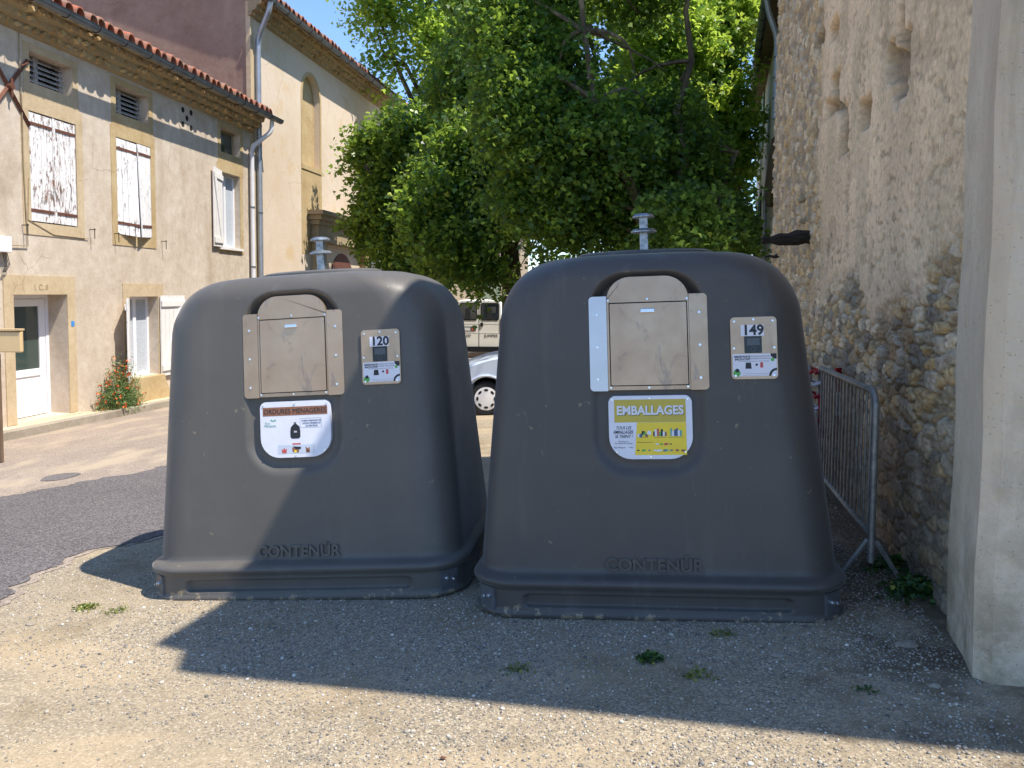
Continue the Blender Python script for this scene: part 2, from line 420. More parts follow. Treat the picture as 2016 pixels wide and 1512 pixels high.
def leaves(name, centres, size, m, parent=None, up=.6, tmpl=LEAF, rn=None):
    n = len(centres); Rm = rand_rot(n, up); s = size*(.65+.6*rng.random(n))
    vs = np.einsum('nij,kj->nki', Rm, tmpl)*s[:, None, None]+centres[:, None, :]
    k = len(tmpl); F = np.arange(n*k).reshape(n, k)
    return np_mesh(name, vs.reshape(-1, 3), F, parent, m, rnd=rng.random(n) if rn is None else rn)

# ------------------------------------------------------------------ ground
xs = [-600, -14, -6, 0, 4, 8, 600]; ys = [-600, -8, 0, 6, 15, 30, 45, 900]
mb = MB(); mb.add([(x, y, zg(x, y)) for y in ys for x in xs], [(j*7+i, j*7+i+1, (j+1)*7+i+1, (j+1)*7+i) for j in range(7) for i in range(6)])
tag(mb.build('ground', m_ground), kind='structure')
def gp(P, dz): return V((P[0], P[1], zg(P[0], P[1])+dz))
def jitter_line(pts, step, amp, seed):
    out = []; k = 0
    for a, b in zip(pts[:-1], pts[1:]):
        a = V((a[0], a[1])); b = V((b[0], b[1])); n = max(1, int((b-a).length/step)); nn = V((-(b-a).y, (b-a).x)).normalized()
        for i in range(n):
            k += 1; j = (float(fbm(np.array([k*.11]), np.array([seed*3.7]), 4, seed)[0])-.5)*2*amp
            out.append(a.lerp(b, i/n)+V((j, 0)))
    out.append(V((pts[-1][0], pts[-1][1]))); return out
def strip(name, left, right, dz, m, kind='structure'):
    from mathutils.geometry import tessellate_polygon
    poly = [gp(p, dz) for p in left]+[gp(p, dz) for p in right[::-1]]
    mb = MB(); mb.add(poly, tessellate_polygon([[V((p.x, p.y, 0)) for p in poly]]))
    return tag(mb.build(name, m), kind=kind)
K0, K1 = G(0, 871), G(328, 803); kd = V((.137, 1, 0)).normalized()
KA, KB = K0-kd*8, K0+kd*30
r0 = [G(0, 1195)-V((.1, 1, 0))*5.5, G(0, 1195), G(100, 1120), G(200, 1083), G(330, 1060)]; e = r0[-1]
r0 += [e+V((.2, .8, 0)), e+V((.9, 5, 0)), e+V((4.5, 30, 0))]
l0 = [V((KA.x, KA.y)), V((KB.x, KB.y))]
strip('road', jitter_line(l0, .3, .0, 1), jitter_line(r0, .03, .26, 2), .004, m_road)
d0 = [G(0, 985)-V((1.2, 5.2, 0)), G(0, 985), G(120, 958), G(330, 918)]; e = d0[-1]; d0 += [e+V((2.5, 8, 0)), e+V((6, 24, 0))]
r1 = [p+V((-.06, 0, 0)) for p in r0]
strip('dark_road', jitter_line(d0, .03, .26, 5), jitter_line(r1, .03, .26, 2), .009, m_newroad)
c = G(118, 940); mb = MB(); mb.add([gp((c.x+.165*math.cos(a)*(1+.1*math.sin(3*a)), c.y+.24*math.sin(a)*(1+.1*math.cos(2*a))), .009) for a in [2*PI*k/28 for k in range(28)]], [tuple(range(28))])
tag(mb.build('road_patch', m_patch), kind='structure')
# pavement with a kerb
WB = G(0, 843, .14)
F = Plane((WB.x, WB.y), .132)
mb = MB(); npv = 60
A = [KA+(KB-KA)*(i/npv) for i in range(npv+1)]
kn = V((-1, .137, 0)).normalized()
rows = [(0, -.02), (.0, .12), (.015, .135), (.14, .14)]
mb.add([gp(p+kn*o, h) for o, h in rows for p in A], [(r*(npv+1)+i, r*(npv+1)+i+1, (r+1)*(npv+1)+i+1, (r+1)*(npv+1)+i) for r in range(3) for i in range(npv)])
tag(mb.build('kerb', m_kerb), kind='structure')
mb = MB(); rows = [(.141, .138), (2.2, .145)]
mb.add([gp(p+kn*o, h) for o, h in rows for p in A], [(i, i+1, npv+2+i, npv+1+i) for i in range(npv)])
tag(mb.build('pavement', m_pave), kind='structure')

# ------------------------------------------------------------------ wall with openings
def wall_open(mb, pl, u0, u1, z0, z1, ops, depth=.28):
    us = sorted({u0, u1, *[o[0] for o in ops], *[o[1] for o in ops]}); zs = sorted({z0, z1, *[o[2] for o in ops], *[o[3] for o in ops]})
    for a, b in zip(us[:-1], us[1:]):
        for c0, c1 in zip(zs[:-1], zs[1:]):
            mu, mz = (a+b)/2, (c0+c1)/2
            if any(o[0] < mu < o[1] and o[2] < mz < o[3] for o in ops): continue
            mb.add([pl.at(a, c0), pl.at(b, c0), pl.at(b, c1), pl.at(a, c1)], [(0, 1, 2, 3)])
    for o in ops:
        d = -(o[4] if len(o) > 4 else depth)
        P = lambda u, z, f: pl.at(u, z, f)
        a, b, c0, c1 = o[:4]
        for q in (((a, c0), (a, c1)), ((b, c0), (b, c1)), ((a, c0), (b, c0)), ((a, c1), (b, c1))):
            mb.add([P(*q[0], 0), P(*q[1], 0), P(*q[1], d), P(*q[0], d)], [(0, 1, 2, 3)])
def opn(pl, x0, y0, x1, y1, d=.28):          # from pixel corners: top-left, bottom-right
    a = pl.uz(x0, y0); b = pl.uz(x1, y1); return [min(a[0], b[0]), max(a[0], b[0]), min(a[1], b[1]), max(a[1], b[1]), d]
U = lambda x, y=600: F.uz(x, y)[0]
Z = lambda x, y: F.uz(x, y)[1]
uE = U(500)
zE = F.uz(300, 116, .5)[1]                    # gutter height
O_att = [[U(57, 130), U(142, 150), Z(57, 161), Z(57, 99), .3], [U(227, 190), U(292, 210), Z(228, 222), Z(227, 165), .3], [U(434, 270), U(473, 290), Z(435, 298), Z(434, 249), .3]]
O_up = [[U(66), U(157), Z(73, 438), Z(66, 220), .22], [U(235), U(301), Z(240, 462), Z(234, 271), .22], [U(437), U(475), Z(440, 487), Z(437, 338), .22]]
O_gr = [[U(254), U(310), Z(258, 745), Z(252, 584), .25]]
O_door = [U(25), U(131), F.at(U(70), 0).z+zg(F.at(U(70), 0).x, F.at(U(70), 0).y)+.16, Z(25, 580), .42]
house = thing('house', F.at(U(200), -.6), 'long beige rendered terraced house with a white glazed door, weathered shutters and tiled eaves', 'house')
mb = MB(); wall_open(mb, F, -3.2, uE, -1.6, zE-.05, O_att+O_up+O_gr+[O_door])
for (a, b) in ((-3.2, -3.2), (uE, uE)):
    mb.add([F.at(a, -1.6), F.at(a, zE-.05), F.at(a, zE+2.2, -7), F.at(a, -1.6, -7)], [(0, 1, 2, 3)])
mb.add([F.at(-3.2, -1.6, -7), F.at(uE, -1.6, -7), F.at(uE, zE+2.2, -7), F.at(-3.2, zE+2.2, -7)], [(0, 1, 2, 3)])
mb.build('wall', m_wall, house)
mb = MB(); mb.add([F.at(-3.2, zE-.06, .02), F.at(uE, zE-.06, .02), F.at(uE, zE-.06, -6.9), F.at(-3.2, zE-.06, -6.9)], [(0, 1, 2, 3)]); 
for o in O_att: mb.pbox(F, o[0], o[1], o[2], o[3], -.35, -.5)
mb.build('attic_floor', m_dark, house)

def cornice(pl, u0, u1, zt, parent, sp=.19):
    mb = MB()
    prof = [(0, -.40), (.08, -.37), (.10, -.28), (.20, -.25), (.23, -.15), (.33, -.12), (.36, -.03), (0, -.03)]
    n = len(prof); mb.add([pl.at(u, zt+b, a) for u in (u0, u1) for a, b in prof], [(i, (i+1) % n, n+(i+1) % n, n+i) for i in range(n)]+[tuple(range(n)), tuple(range(n, 2*n))])
    o = mb.build('cornice', m_mortar, parent)
    mb = MB(); N = int((u1-u0)/sp)
    for r, (of, zz) in enumerate(((.12, -.325), (.235, -.205), (.37, -.08))):
        for i in range(N):
            u = u0+(i+.5+.5*(r % 2)+R0.uniform(-.2, .2))*sp; s = R0.uniform(.05, .09); k = R0.uniform(.5, .85)
            q = [(u-s, zt+zz), (u, zt+zz-s*k), (u+s, zt+zz), (u, zt+zz+s*k)]
            mb.prism(q, lambda a, b, f: pl.at(a, b, f), of-.16, of+R0.uniform(-.03, .035))
    mb.build('cornice_tile', m_ctile, parent)
    return o
M = Mat('cornice_tiles', .9); M.color(M.ramp(M.vor(5, out='Color'), [(.1, '8f744c'), (.5, 'b09468'), (.9, 'c2ab80')])); M.bump(M.noise(50), .5, .01); m_ctile = M.m
def gutter(pl, u0, u1, zt, off, parent, r=.085, name='gutter'):
    mb = MB(); n = 10; pr = []
    for k in range(n+1): a = PI+PI*k/n; pr.append((off+r*math.cos(a), zt+r*math.sin(a)))
    pr += [(off+r+.012, zt+.012), (off+r-.006, zt+.008)]
    for k in range(n, -1, -1): a = PI+PI*k/n; pr.append((off+(r-.006)*math.cos(a), zt+(r-.006)*math.sin(a)))
    m = len(pr); N = 14
    us = [u0+(u1-u0)*i/N for i in range(N+1)]
    mb.add([pl.at(u, b, a) for u in us for a, b in pr], [(i*m+k, i*m+(k+1) % m, (i+1)*m+(k+1) % m, (i+1)*m+k) for i in range(N) for k in range(m)]+[tuple(range(m)), tuple(range(N*m, N*m+m))])
    o = mb.build(name, m_zincdk, parent, True)
    mb = MB(); u = u0+.4
    while u < u1: 
        mb.tube([pl.at(u, zt-.02, off-r-.1)]+[pl.at(u, zt+(r+.006)*math.sin(a), off+(r+.006)*math.cos(a)) for a in [PI+PI*k/8 for k in range(9)]], .008, 5); u += .75
    mb.each('gutter_bracket', m_dkiron, parent); return o
def tiles(pl, u0, u1, zt, off, parent, depth=7.4, slope=.3, sp=.27, top=None):
    N = int((u1-u0)/sp); hn = 8; vs = []; fs = []; mb = MB()
    for i in range(N):
        uc = u0+(i+.5)*sp; j = R0.uniform(-.035, .035); jz = R0.uniform(-.012, .012)
        for (r, cz, sgn, back) in ((sp*.47, .055, 1, 0), ):
            rows = []
            for (bo, ex) in ((off+j, .0), (off+j-.45, .0)):
                zz = zt+jz+(off-bo)*slope
                for rr in (r, r-.016):
                    rows.append([pl.at(uc+rr*math.cos(PI*k/hn), zz+.05+R0.uniform(-.006, .006)+rr*1.45*math.sin(PI*k/hn), bo) for k in range(hn+1)])
            m = hn+1; b = [p for r_ in rows for p in r_]
            ff = []
            for k in range(hn):
                ff += [(k, k+1, 2*m+k+1, 2*m+k), (m+k, m+k+1, 3*m+k+1, 3*m+k), (k, k+1, m+k+1, m+k)]
            mb.add(b, ff)
    # corrugated roof plane behind the end row
    per = 6; rows = []
    for bo in (off-.42, off-1.5, off-depth):
        zz = zt+(off-bo)*slope
        rows.append([pl.at(u0+i*sp/per, zz+.02+.10*abs(math.sin(PI*i/per)), bo) for i in range(N*per+1)])
    m = N*per+1
    mb.add([p for r_ in rows for p in r_], [(j*m+i, j*m+i+1, (j+1)*m+i+1, (j+1)*m+i) for j in range(len(rows)-1) for i in range(m-1)])
    # channel tiles below
    for i in range(N):
        uc = u0+(i+1)*sp; bo = off+R0.uniform(-.02, .03)
        rows = [[pl.at(uc+sp*.4*math.cos(PI+PI*k/6), zt+.045+.06*math.sin(PI+PI*k/6)+(off-b2)*slope, b2) for k in range(7)] for b2 in (bo, bo-.5)]
        mb.add(rows[0]+rows[1], [(k, k+1, 8+k, 7+k) for k in range(6)])
    return mb.build('roof_tiles', m_tile, parent, True)
cornice(F, -3.2, uE, zE+.03, house)
mb = MB(); mb.pbox(F, -3.2, uE, zE-.0, zE+.03, -.4, .42); mb.build('roof_edge', m_mortar, house)
gutter(F, -3.2, uE+.45, zE+.02, .575, house)
tiles(F, -3.2, uE+.42, zE+.05, .455, house)

def opening_frame(name, o, w, parent, m, top=None, bot=None, proud=.012, sill=0):
    """flat stone surround: jambs, lintel, sill around an opening, proud of the render"""
    a, b, c0, c1 = o[:4]; mb = MB(); top = top or w; bot = bot if bot is not None else w
    def blk(*q): mb.pbox(F, q[0], q[1], q[2], q[3], -.1, proud)
    blk(a-w, a-.001, c0, c1); blk(b+.001, b+w, c0, c1); blk(a-w, b+w, c1+.001, c1+top)
    if bot: blk(a-w, b+w, c0-bot, c0-.001)
    return mb.build(name, m, parent)
# attic windows
for i, o in enumerate(O_att):
    f = opening_frame('attic_window', o, .14, house, m_ochre if i else m_lintel, top=.12, bot=[.42, .30, .45][i], proud=.008)
    a, b, c0, c1 = o[:4]; mb = MB(); off = -.2
    if i < 2:
        for (q0, q1) in ((a, a+.06), (b-.06, b), ((a*.62+b*.38)-.05, (a*.62+b*.38)+.05)): mb.pbox(F, q0, q1, c0, c1, off-.03, off+.012)
        n = 6
        for k in range(n):
            zz = c0+(k+.5)*(c1-c0)/n
            mb.add([F.at(a, zz-.03, off+.03), F.at(b, zz-.03, off+.03), F.at(b, zz+.035, off-.05), F.at(a, zz+.035, off-.05)], [(0, 1, 2, 3)])
            mb.add([F.at(a, zz-.045, off+.03), F.at(b, zz-.045, off+.03), F.at(b, zz-.03, off+.03), F.at(a, zz-.03, off+.03)], [(0, 1, 2, 3)])
        mb.build('louvre', m_louver, f)
    else:
        mb.pbox(F, a, b, c0, c1, off-.02, off); mb.build('pane', m_glassdoor, f)
        mb = MB()
        for q in ((a, a+.05, c0, c1), (b-.05, b, c0, c1), (a, b, c0, c0+.05), (a, b, c1-.05, c1)): mb.pbox(F, *q, off-.02, off+.03)
        mb.build('window_frame', m_stone, f)
# vent of five holes
mb = MB(); uc, zc = F.uz(367, 233); mb.prism(disc(uc, zc, .36, 24), lambda a, b, f: F.at(a, b, f), -.05, .010); vp = mb.build('vent_plate', m_wall, house)
mb = MB()
for px, py in ((359, 216), (375, 222), (367, 233), (359, 244), (375, 252)):
    u_, z_ = F.uz(px, py); mb.flat(disc(u_, z_, .062, 14), lambda a, b, f: F.at(a, b, f), .013)
mb.each('vent_hole', m_dark, vp)

def plank_leaf(name, corners, m, parent, off=.03, th=.03, planks=4, bars=(.09, .93), barm=None, batten=None, flip=False):
    """a boarded shutter leaf; corners (u,z,off) bl, br, tr, tl"""
    P = [F.at(u, z, o) for u, z, o in corners]; ex = (P[1]-P[0]); ez = (P[3]-P[0]); n = ex.cross(ez).normalized()
    if n.dot(F.n) < 0 and not flip: n = -n
    mb = MB()
    for k in range(planks):
        g = .03/planks; a0, a1 = k/planks+g, (k+1)/planks-g
        c = [P[0].lerp(P[1], a0), P[0].lerp(P[1], a1), P[3].lerp(P[2], a1), P[3].lerp(P[2], a0)]
        t = n*(th+R0.uniform(-.003, .003)); mb.add(c+[q+t for q in c], [(3, 2, 1, 0), (4, 5, 6, 7), (0, 1, 5, 4), (1, 2, 6, 5), (2, 3, 7, 6), (3, 0, 4, 7)])
    c = [P[0], P[1], P[2], P[3]]; t = n*(th*.55)
    mb.add([q+n*.004 for q in c]+[q+t for q in c], [(3, 2, 1, 0), (4, 5, 6, 7), (0, 1, 5, 4), (1, 2, 6, 5), (2, 3, 7, 6), (3, 0, 4, 7)])
    o = mb.build(name, m, parent)
    mb = MB()
    hh = .045 if barm else .12
    for t0 in bars:
        h = hh/ez.length/2
        c = [P[0].lerp(P[3], t0-h), P[1].lerp(P[2], t0-h), P[1].lerp(P[2], t0+h), P[0].lerp(P[3], t0+h)]
        q0, q1 = n*(th+.0035), n*(th+(.012 if barm else .028)); mb.add([q+q0 for q in c]+[q+q1 for q in c], [(3, 2, 1, 0), (4, 5, 6, 7), (0, 1, 5, 4), (1, 2, 6, 5), (2, 3, 7, 6), (3, 0, 4, 7)])
    if batten:
        a = P[0].lerp(P[3], bars[0]+.03); a = a.lerp(P[1].lerp(P[2], bars[0]+.03), .82 if batten > 0 else .12)
        b = P[0].lerp(P[3], bars[1]-.03).lerp(P[1].lerp(P[2], bars[1]-.03), .12 if batten > 0 else .82)
        s_ = ex.normalized()*.05; q0, q1 = n*(th+.0035), n*(th+.025)
        c = [a-s_, a+s_, b+s_, b-s_]; mb.add([q+q0 for q in c]+[q+q1 for q in c], [(3, 2, 1, 0), (4, 5, 6, 7), (0, 1, 5, 4), (1, 2, 6, 5), (2, 3, 7, 6), (3, 0, 4, 7)])
    mb.each('hinge_strap' if barm else 'batten', barm or m, o)
    return o
# upper window with flaking shutters
o = O_up[0]; f = opening_frame('window_surround', o, .17, house, m_lintel, top=.22, bot=.2)
mid = (o[0]+o[1])/2
for (a, b, lab) in ((o[0]+.01, mid-.01, 1), (mid+.01, o[1]-.01, 2)):
    s = plank_leaf('shutter', [(a, o[2]+.02, -.03), (b, o[2]+.02, -.03), (b, o[3]-.02, -.03), (a, o[3]-.02, -.03)], m_sh_old, house, bars=(.10, .90), barm=m_iron)
    s['label'] = 'closed flaking white plank shutter leaf with rusty straps'
mb = MB(); mb.pbox(F, mid-.03, mid+.03, o[2]+.02, o[3]-.02, -.0, .022); mb.build('shutter_astragal', m_sh_old, house)
o = O_up[1]; f = opening_frame('window_surround', o, .16, house, m_ochre, top=.2, bot=.2)
mid = (o[0]+o[1])/2
s = plank_leaf('shutter', [(o[0]+.01, o[2]+.01, -.02), (mid-.02, o[2]-.02, .10), (mid-.02, o[3]-.05, .05), (o[0]+.01, o[3]-.02, -.02)], m_sh_mid, house, bars=(.12, .90), barm=m_iron)
s = plank_leaf('shutter', [(mid+.02, o[2]-.02, .12), (o[1]-.01, o[2]+.01, -.02), (o[1]-.01, o[3]-.02, -.02), (mid+.02, o[3]-.03, .05)], m_sh_mid, house, bars=(.12, .90), barm=m_iron)
# upper window with an open leaf
def casement(o, off, parent, inner=m_curtain):
    a, b, c0, c1 = o[:4]; mb = MB(); w_ = .06; mid = (a+b)/2
    for q in ((a, a+w_, c0, c1), (b-w_, b, c0, c1), (a+w_, b-w_, c0, c0+w_), (a+w_, b-w_, c1-w_, c1), (mid-.05, mid+.05, c0+w_, c1-w_)): mb.pbox(F, *q, off-.05, off)
    f = mb.build('window_frame', m_pvc, parent)
    mb = MB(); mb.add([F.at(a, c0, off-.03), F.at(b, c0, off-.03), F.at(b, c1, off-.03), F.at(a, c1, off-.03)], [(0, 1, 2, 3)]); mb.build('pane', inner, f); return f
o = O_up[2]; opening_frame('window_surround', o, .15, house, m_ochre, top=.2, bot=.12); casement(o, -.14, house)
mb = MB(); mb.pbox(F, o[0]-.12, o[1]+.06, o[2]-.05, o[2]+.01, -.2, .06); mb.build('window_sill', m_sh_new, house)
ua = U(415, 400)
plank_leaf('shutter', [(ua, o[2]+.0, .05), (o[0]-.01, o[2]+.0, .03), (o[0]-.01, o[3]-.0, .03), (ua, o[3]+.05, .05)], m_sh_new, house, bars=(.08, .9), batten=1)
# ground window
o = O_gr[0]; opening_frame('window_surround', o, .2, house, m_lintel, top=.25, bot=0, proud=.015); casement(o, -.2, house, m_curtain)
mb = MB(); mb.prism([(o[0]-.15, o[2]-.75), (o[1]+.55, o[2]-.75), (o[1]+.15, o[2]-.12), (o[1]+.12, o[2]-.005), (o[0]-.15, o[2]-.005)], lambda a, b, f: F.at(a, b, f), -.2, .07); mb.build('window_sill', m_ochre, house, bev=.02)
H_ = F.at(o[0]-.01, 0, .02); dh = V((EYE.x-H_.x, EYE.y-H_.y, 0)).normalized(); dh = (dh+V((-.045, 0, 0))).normalized(); E_ = H_+dh*.62; eu_, eo_ = (E_-F.P).dot(F.d), (E_-F.P).dot(F.n)
plank_leaf('shutter', [(o[0]-.01, o[2]-.02, .02), (eu_, o[2]-.02, eo_), (eu_, o[3]-.03, eo_), (o[0]-.01, o[3]-.03, .02)], m_sh_mid, house, bars=(.1, .9), flip=True)
for q in (0,):
    uu = U(311); u2 = U(358)
    plank_leaf('shutter', [(uu, o[2]-.05, .035), (u2, o[2]-.05, .035), (u2, o[3]+.02, .035), (uu, o[3]+.02, .035)], m_sh_new, house, bars=(.1, .9), batten=-1, planks=6)
# door
a, b, c0, c1 = O_door[:4]; opening_frame('door_surround', O_door, .2, house, m_lintel, top=.3, bot=0, proud=.02)
off = -.34; mb = MB(); w_ = .07
for q in ((a, a+w_, c0, c1), (b-w_, b, c0, c1), (a+w_, b-w_, c1-w_, c1)): mb.pbox(F, *q, off-.06, off)
mb.build('door_frame', m_pvc, house)
da, db = a+w_+.006, b-w_-.006; z0d, z1d = c0+.01, c1-w_-.006; mb = MB(); s = .14; zm = c0+.72
for q in ((da, da+s, z0d, z1d), (db-s, db, z0d, z1d), (da+s, db-s, z0d, z0d+.14), (da+s, db-s, z1d-.12, z1d), (da+s, db-s, zm-.06, zm+.06)): mb.pbox(F, *q, off-.055, off-.008)
mb.pbox(F, da+s, db-s, z0d+.14, zm-.06, off-.05, off-.025)
door = mb.build('door', m_pvc, house, bev=.006)
mb = MB(); mb.pbox(F, da+s, db-s, zm+.06, z1d-.12, off-.045, off-.03); mb.build('pane', m_glassdoor, door)
mb = MB(); mb.tube([F.at(da+.07, zm+.32, off-.01), F.at(da+.07, zm+.32, off+.05), F.at(da+.2, zm+.32, off+.055)], .012, 8); mb.pbox(F, da+.05, da+.09, zm+.12, zm+.38, off-.008, off+.002); mb.build('handle', m_chrome, door)
mb = MB(); mb.pbox(F, a-.02, b+.25, c0-.28, c0-.006, -.5, .06); mb.build('doorstep', m_pave, house, bev=.015)
mb = MB(); mb.text('I. C. 8', lambda p, q, f: F.at(p, q, f), U(80), Z(80, 566), .13, .0205, .004, sx=1); mb.build('lintel_lettering', m_stone, house)
mb = MB(); u_, z_ = F.uz(141, 637); mb.pbox(F, u_-.04, u_+.04, z_-.045, z_+.045, .0, .026); tag(mb.build('house_number_plate', m_blueplate), 'small blue enamel plate on the wall right of the white door', 'number plate')
# downpipe of the house
def pipe(name, pts, r, m, label, cat='downpipe', clips=None):
    t = thing(name, pts[-1], label, cat)
    q = []; pts = [V(p) for p in pts]
    for i, p in enumerate(pts):
        if 0 < i < len(pts)-1:
            a_, b_ = (pts[i-1]-p), (pts[i+1]-p); s_ = min(.14, a_.length*.4, b_.length*.4)
            for k in range(5): 
                tt = k/4; q.append((p+a_.normalized()*s_)*(1-tt)**2+p*2*tt*(1-tt)+(p+b_.normalized()*s_)*tt*tt)
        else: q.append(p)
    MB().tube(q, r, 12).build('pipe', m, t, True)
    L = (pts[-1]-pts[-2]).length; d = (pts[-1]-pts[-2]).normalized()
    for k in range(1, 4):
        c_ = pts[-2]+d*(L*k/4); MB().tube([c_-d*.02, c_+d*.02], r+.008, 12).build('pipe_collar', m_zincdk if clips is None else clips, t, True)
    return t
gz = zg(-6.5, 19)
pipe('downpipe', [F.at(uE+.05, zE-.04, .52), F.at(uE+.05, zE-.32, .50), F.at(uE-.22, zE-.75, .1), F.at(uE-.22, gz, .1)], .055, m_whitepipe, 'white downpipe with an elbow at the end of the long beige house')
# iron cross, hooks, cable, junction box, letterbox
uc, zc = F.uz(14, 170)
mb = MB()
for s1 in (1, -1):
    d = V((.42, .5*s1)); c = [F.at(uc-d.x*s1*1.0, zc-d.y*s1, .02), F.at(uc+d.x*s1, zc+d.y*s1, .02)]
    mb.tube([c[0], c[1]], .035, 4)
mb.tube([F.at(uc, zc, 0), F.at(uc, zc, .1)], .05, 8); mb.tube([F.at(uc, zc-.16, .08), F.at(uc, zc+.12, .08)], .02, 6)
tag(mb.build('wall_anchor', m_iron), 'rusty X-shaped iron tie anchor high on the left of the beige house', 'wall anchor')
for px, py in ((43, 443), (176, 452), (224, 460), (318, 475)):
    u_, z_ = F.uz(px, py); mb = MB(); mb.tube([F.at(u_, z_, 0), F.at(u_, z_, .12)], .008, 5); mb.tube([F.at(u_, z_+.02, .1), F.at(u_, z_-.16, .1)], .008, 5)
    if px == 318: lab = 'right iron hook of the pair, on the wall just right of the upper white shutters'
    else: lab = {43: 'iron hook left of the flaking shutters, under the thin cable', 176: 'iron hook at the right corner of the flaking shutters sill', 224: 'iron hook left of the half ajar white shutters'}[px]
    tag(mb.build('iron_hook', m_dkiron), lab, 'hook', 'iron hooks on the beige house')
mb = MB(); P = [(33, 40), (36, 130), (40, 220), (43, 320), (48, 420), (52, 484), (8, 482)]
mb.tube([F.at(*F.uz(x, y), .03) for x, y in P], .009, 5); mb.tube([F.at(*F.uz(x, y), .02) for x, y in ((54, 350), (53, 432), (104, 462), (172, 470))], .006, 5)
tag(mb.build('cable', m_stone), 'thin pale cable running down the left of the beige house', 'cable')
u_, z_ = F.uz(2, 481); t = thing('junction_box', F.at(u_, z_), 'white junction box with hanging wires on the beige house', 'junction box')
MB().pbox(F, u_-.2, u_+.08, z_-.12, z_+.12, 0, .12).build('casing', m_pvc, t, bev=.01)
mb = MB()
for k in range(4): mb.tube([F.at(u_-.05+.03*k, z_-.12, .06), F.at(u_-.02+.03*k, z_-.3, .08), F.at(u_-.06+.02*k, z_-.42, .06)], .006, 5)
mb.each('wire', m_dkiron, t)
Lp = Plane((0, 0), .132); 
p0 = AT(-60, 651, 9.6); p1 = AT(40, 651, 9.6); p2 = AT(40, 694, 9.6)
t = thing('letterbox', (p1.x-.3, 9.8, zg(p1.x, 9.8)), 'cream letterbox on a brown post at the left edge in front of the white door', 'letterbox')
mb = MB(); mb.add([V((p0.x, 9.6, p2.z)), V((p1.x, 9.6, p2.z)), V((p1.x, 9.6, p1.z-.02)), V((p0.x, 9.6, p1.z-.02)), V((p0.x, 9.66, p2.z)), V((p1.x, 9.66, p2.z)), V((p1.x, 9.66, p1.z)), V((p0.x, 9.66, p1.z))], [(0, 1, 2, 3), (4, 5, 6, 7), (0, 1, 5, 4), (1, 2, 6, 5), (2, 3, 7, 6), (3, 0, 4, 7)]); mb.build('box', m_cream, t, bev=.012)
MB().box(((p0.x+p1.x)/2, 9.63, (p1.z+.012)), (p1.x-p0.x+.01, .09, .02)).build('lid', m_cream, t)
gz_ = zg(p1.x, 9.8); q8 = AT(7, 720, 9.64).x; MB().box((q8-.1, 9.63, (p2.z+gz_)/2-.01), (.12, .05, p2.z-gz_-.02)).build('post', m_board, t)

# flowering bush by the wall
c = F.at(U(214), Z(214, 800)-.05, .22); t = thing('flowering_bush', c, 'bushy green plant with small orange flowers against the house wall', 'bush')
n = 5200; cc = np.array(F.at(U(208), 0, .26)); zb = F.at(U(214), Z(214, 812)).z
q = rng.normal(size=(n, 3)); q /= np.linalg.norm(q, axis=1)[:, None]; rr_ = rng.random(n)**.45
dd = np.array(F.d); nn_ = np.array(F.n)
hgt = .02+.85*np.abs(q[:, 2])*rr_*(.55+.8*rng.random(n)); wu = (.62)*q[:, 0]*rr_*(.75+.5*rng.random(n)); wo = .24*q[:, 1]*rr_
pts = cc+dd*wu[:, None]+nn_*wo[:, None]; pts[:, 2] = zb+hgt
LT = np.array([(0, 0, 0), (.12, .5, .05), (0, 1, 0), (-.12, .5, .05)])
leaves('foliage', pts, .06, m_bush, t, .1, LT)
mb = MB()
for k in range(90):
    i = R0.randrange(n); p = V(pts[i]); b_ = V((cc[0]+R0.uniform(-.1, .1), cc[1]+R0.uniform(-.15, .15), zb)); mb.tube([b_, (b_+p)/2+V((0, 0, .05)), p+V((0, 0, .12*R0.random()))], .004, 4)
mb.build('stem', m_bush, t)
idx = rng.choice(np.where((hgt > .45) | (rr_ > .85) | (hgt < .06))[0], 110); fp = pts[idx]+np.array([0, 0, .05])+rng.normal(size=(len(idx), 3))*.03
fl = []
for p in fp: 
    for _ in range(4): fl.append(p+rng.normal(size=3)*.012)
leaves('blossoms', np.array(fl), .04, m_flower, t, .1)

# ------------------------------------------------------------------ church
CP = F.at(uE, 0); C = Plane((CP.x, CP.y), .157)
zC = C.uz(536, 3, .55)[1]; uC1 = C.uz(796, 300)[0]+1.5
church = thing('church', C.at(6, -.8), 'tall pale rendered church wall with a blind arched window and stone portal', 'church')
nic = C.uz(612, 240); nu0, nu1 = C.uz(596, 330)[0], C.uz(630, 330)[0]; nz0, nz1 = C.uz(596, 322)[1], C.uz(612, 150)[1]
pu0, pu1 = C.uz(628, 500)[0], C.uz(700, 500)[0]+1.2; pzt = C.uz(628, 440)[1]
mb = MB(); r_ = (nu1-nu0)/2; zs_ = nz1-r_
wall_open(mb, C, 0, uC1, -2, zC, [[nu0, nu1, nz0, nz1, .2]])
for sgn, cu in ((-1, nu0), (1, nu1)):       # spandrels close the square opening to an arch
    arc = [(nu0+r_-sgn*(-1)*0+sgn*r_*math.cos(a), zs_+r_*math.sin(a)) for a in [PI/2*k/8 for k in range(9)]]
    mb.prism([(cu, nz1)]+arc, lambda a, b, f: C.at(a, b, f), -.2, -.0005)
mb.add([C.at(uC1, -2), C.at(uC1, zC), C.at(uC1, zC+2.6, -9), C.at(uC1, -2, -9)], [(0, 1, 2, 3)])
mb.add([C.at(0, -2, -16), C.at(uC1, -2, -16), C.at(uC1, zC, -16), C.at(0, zC, -16)], [(0, 1, 2, 3)])
mb.build('wall', m_church, church)
mb = MB(); gw = 16
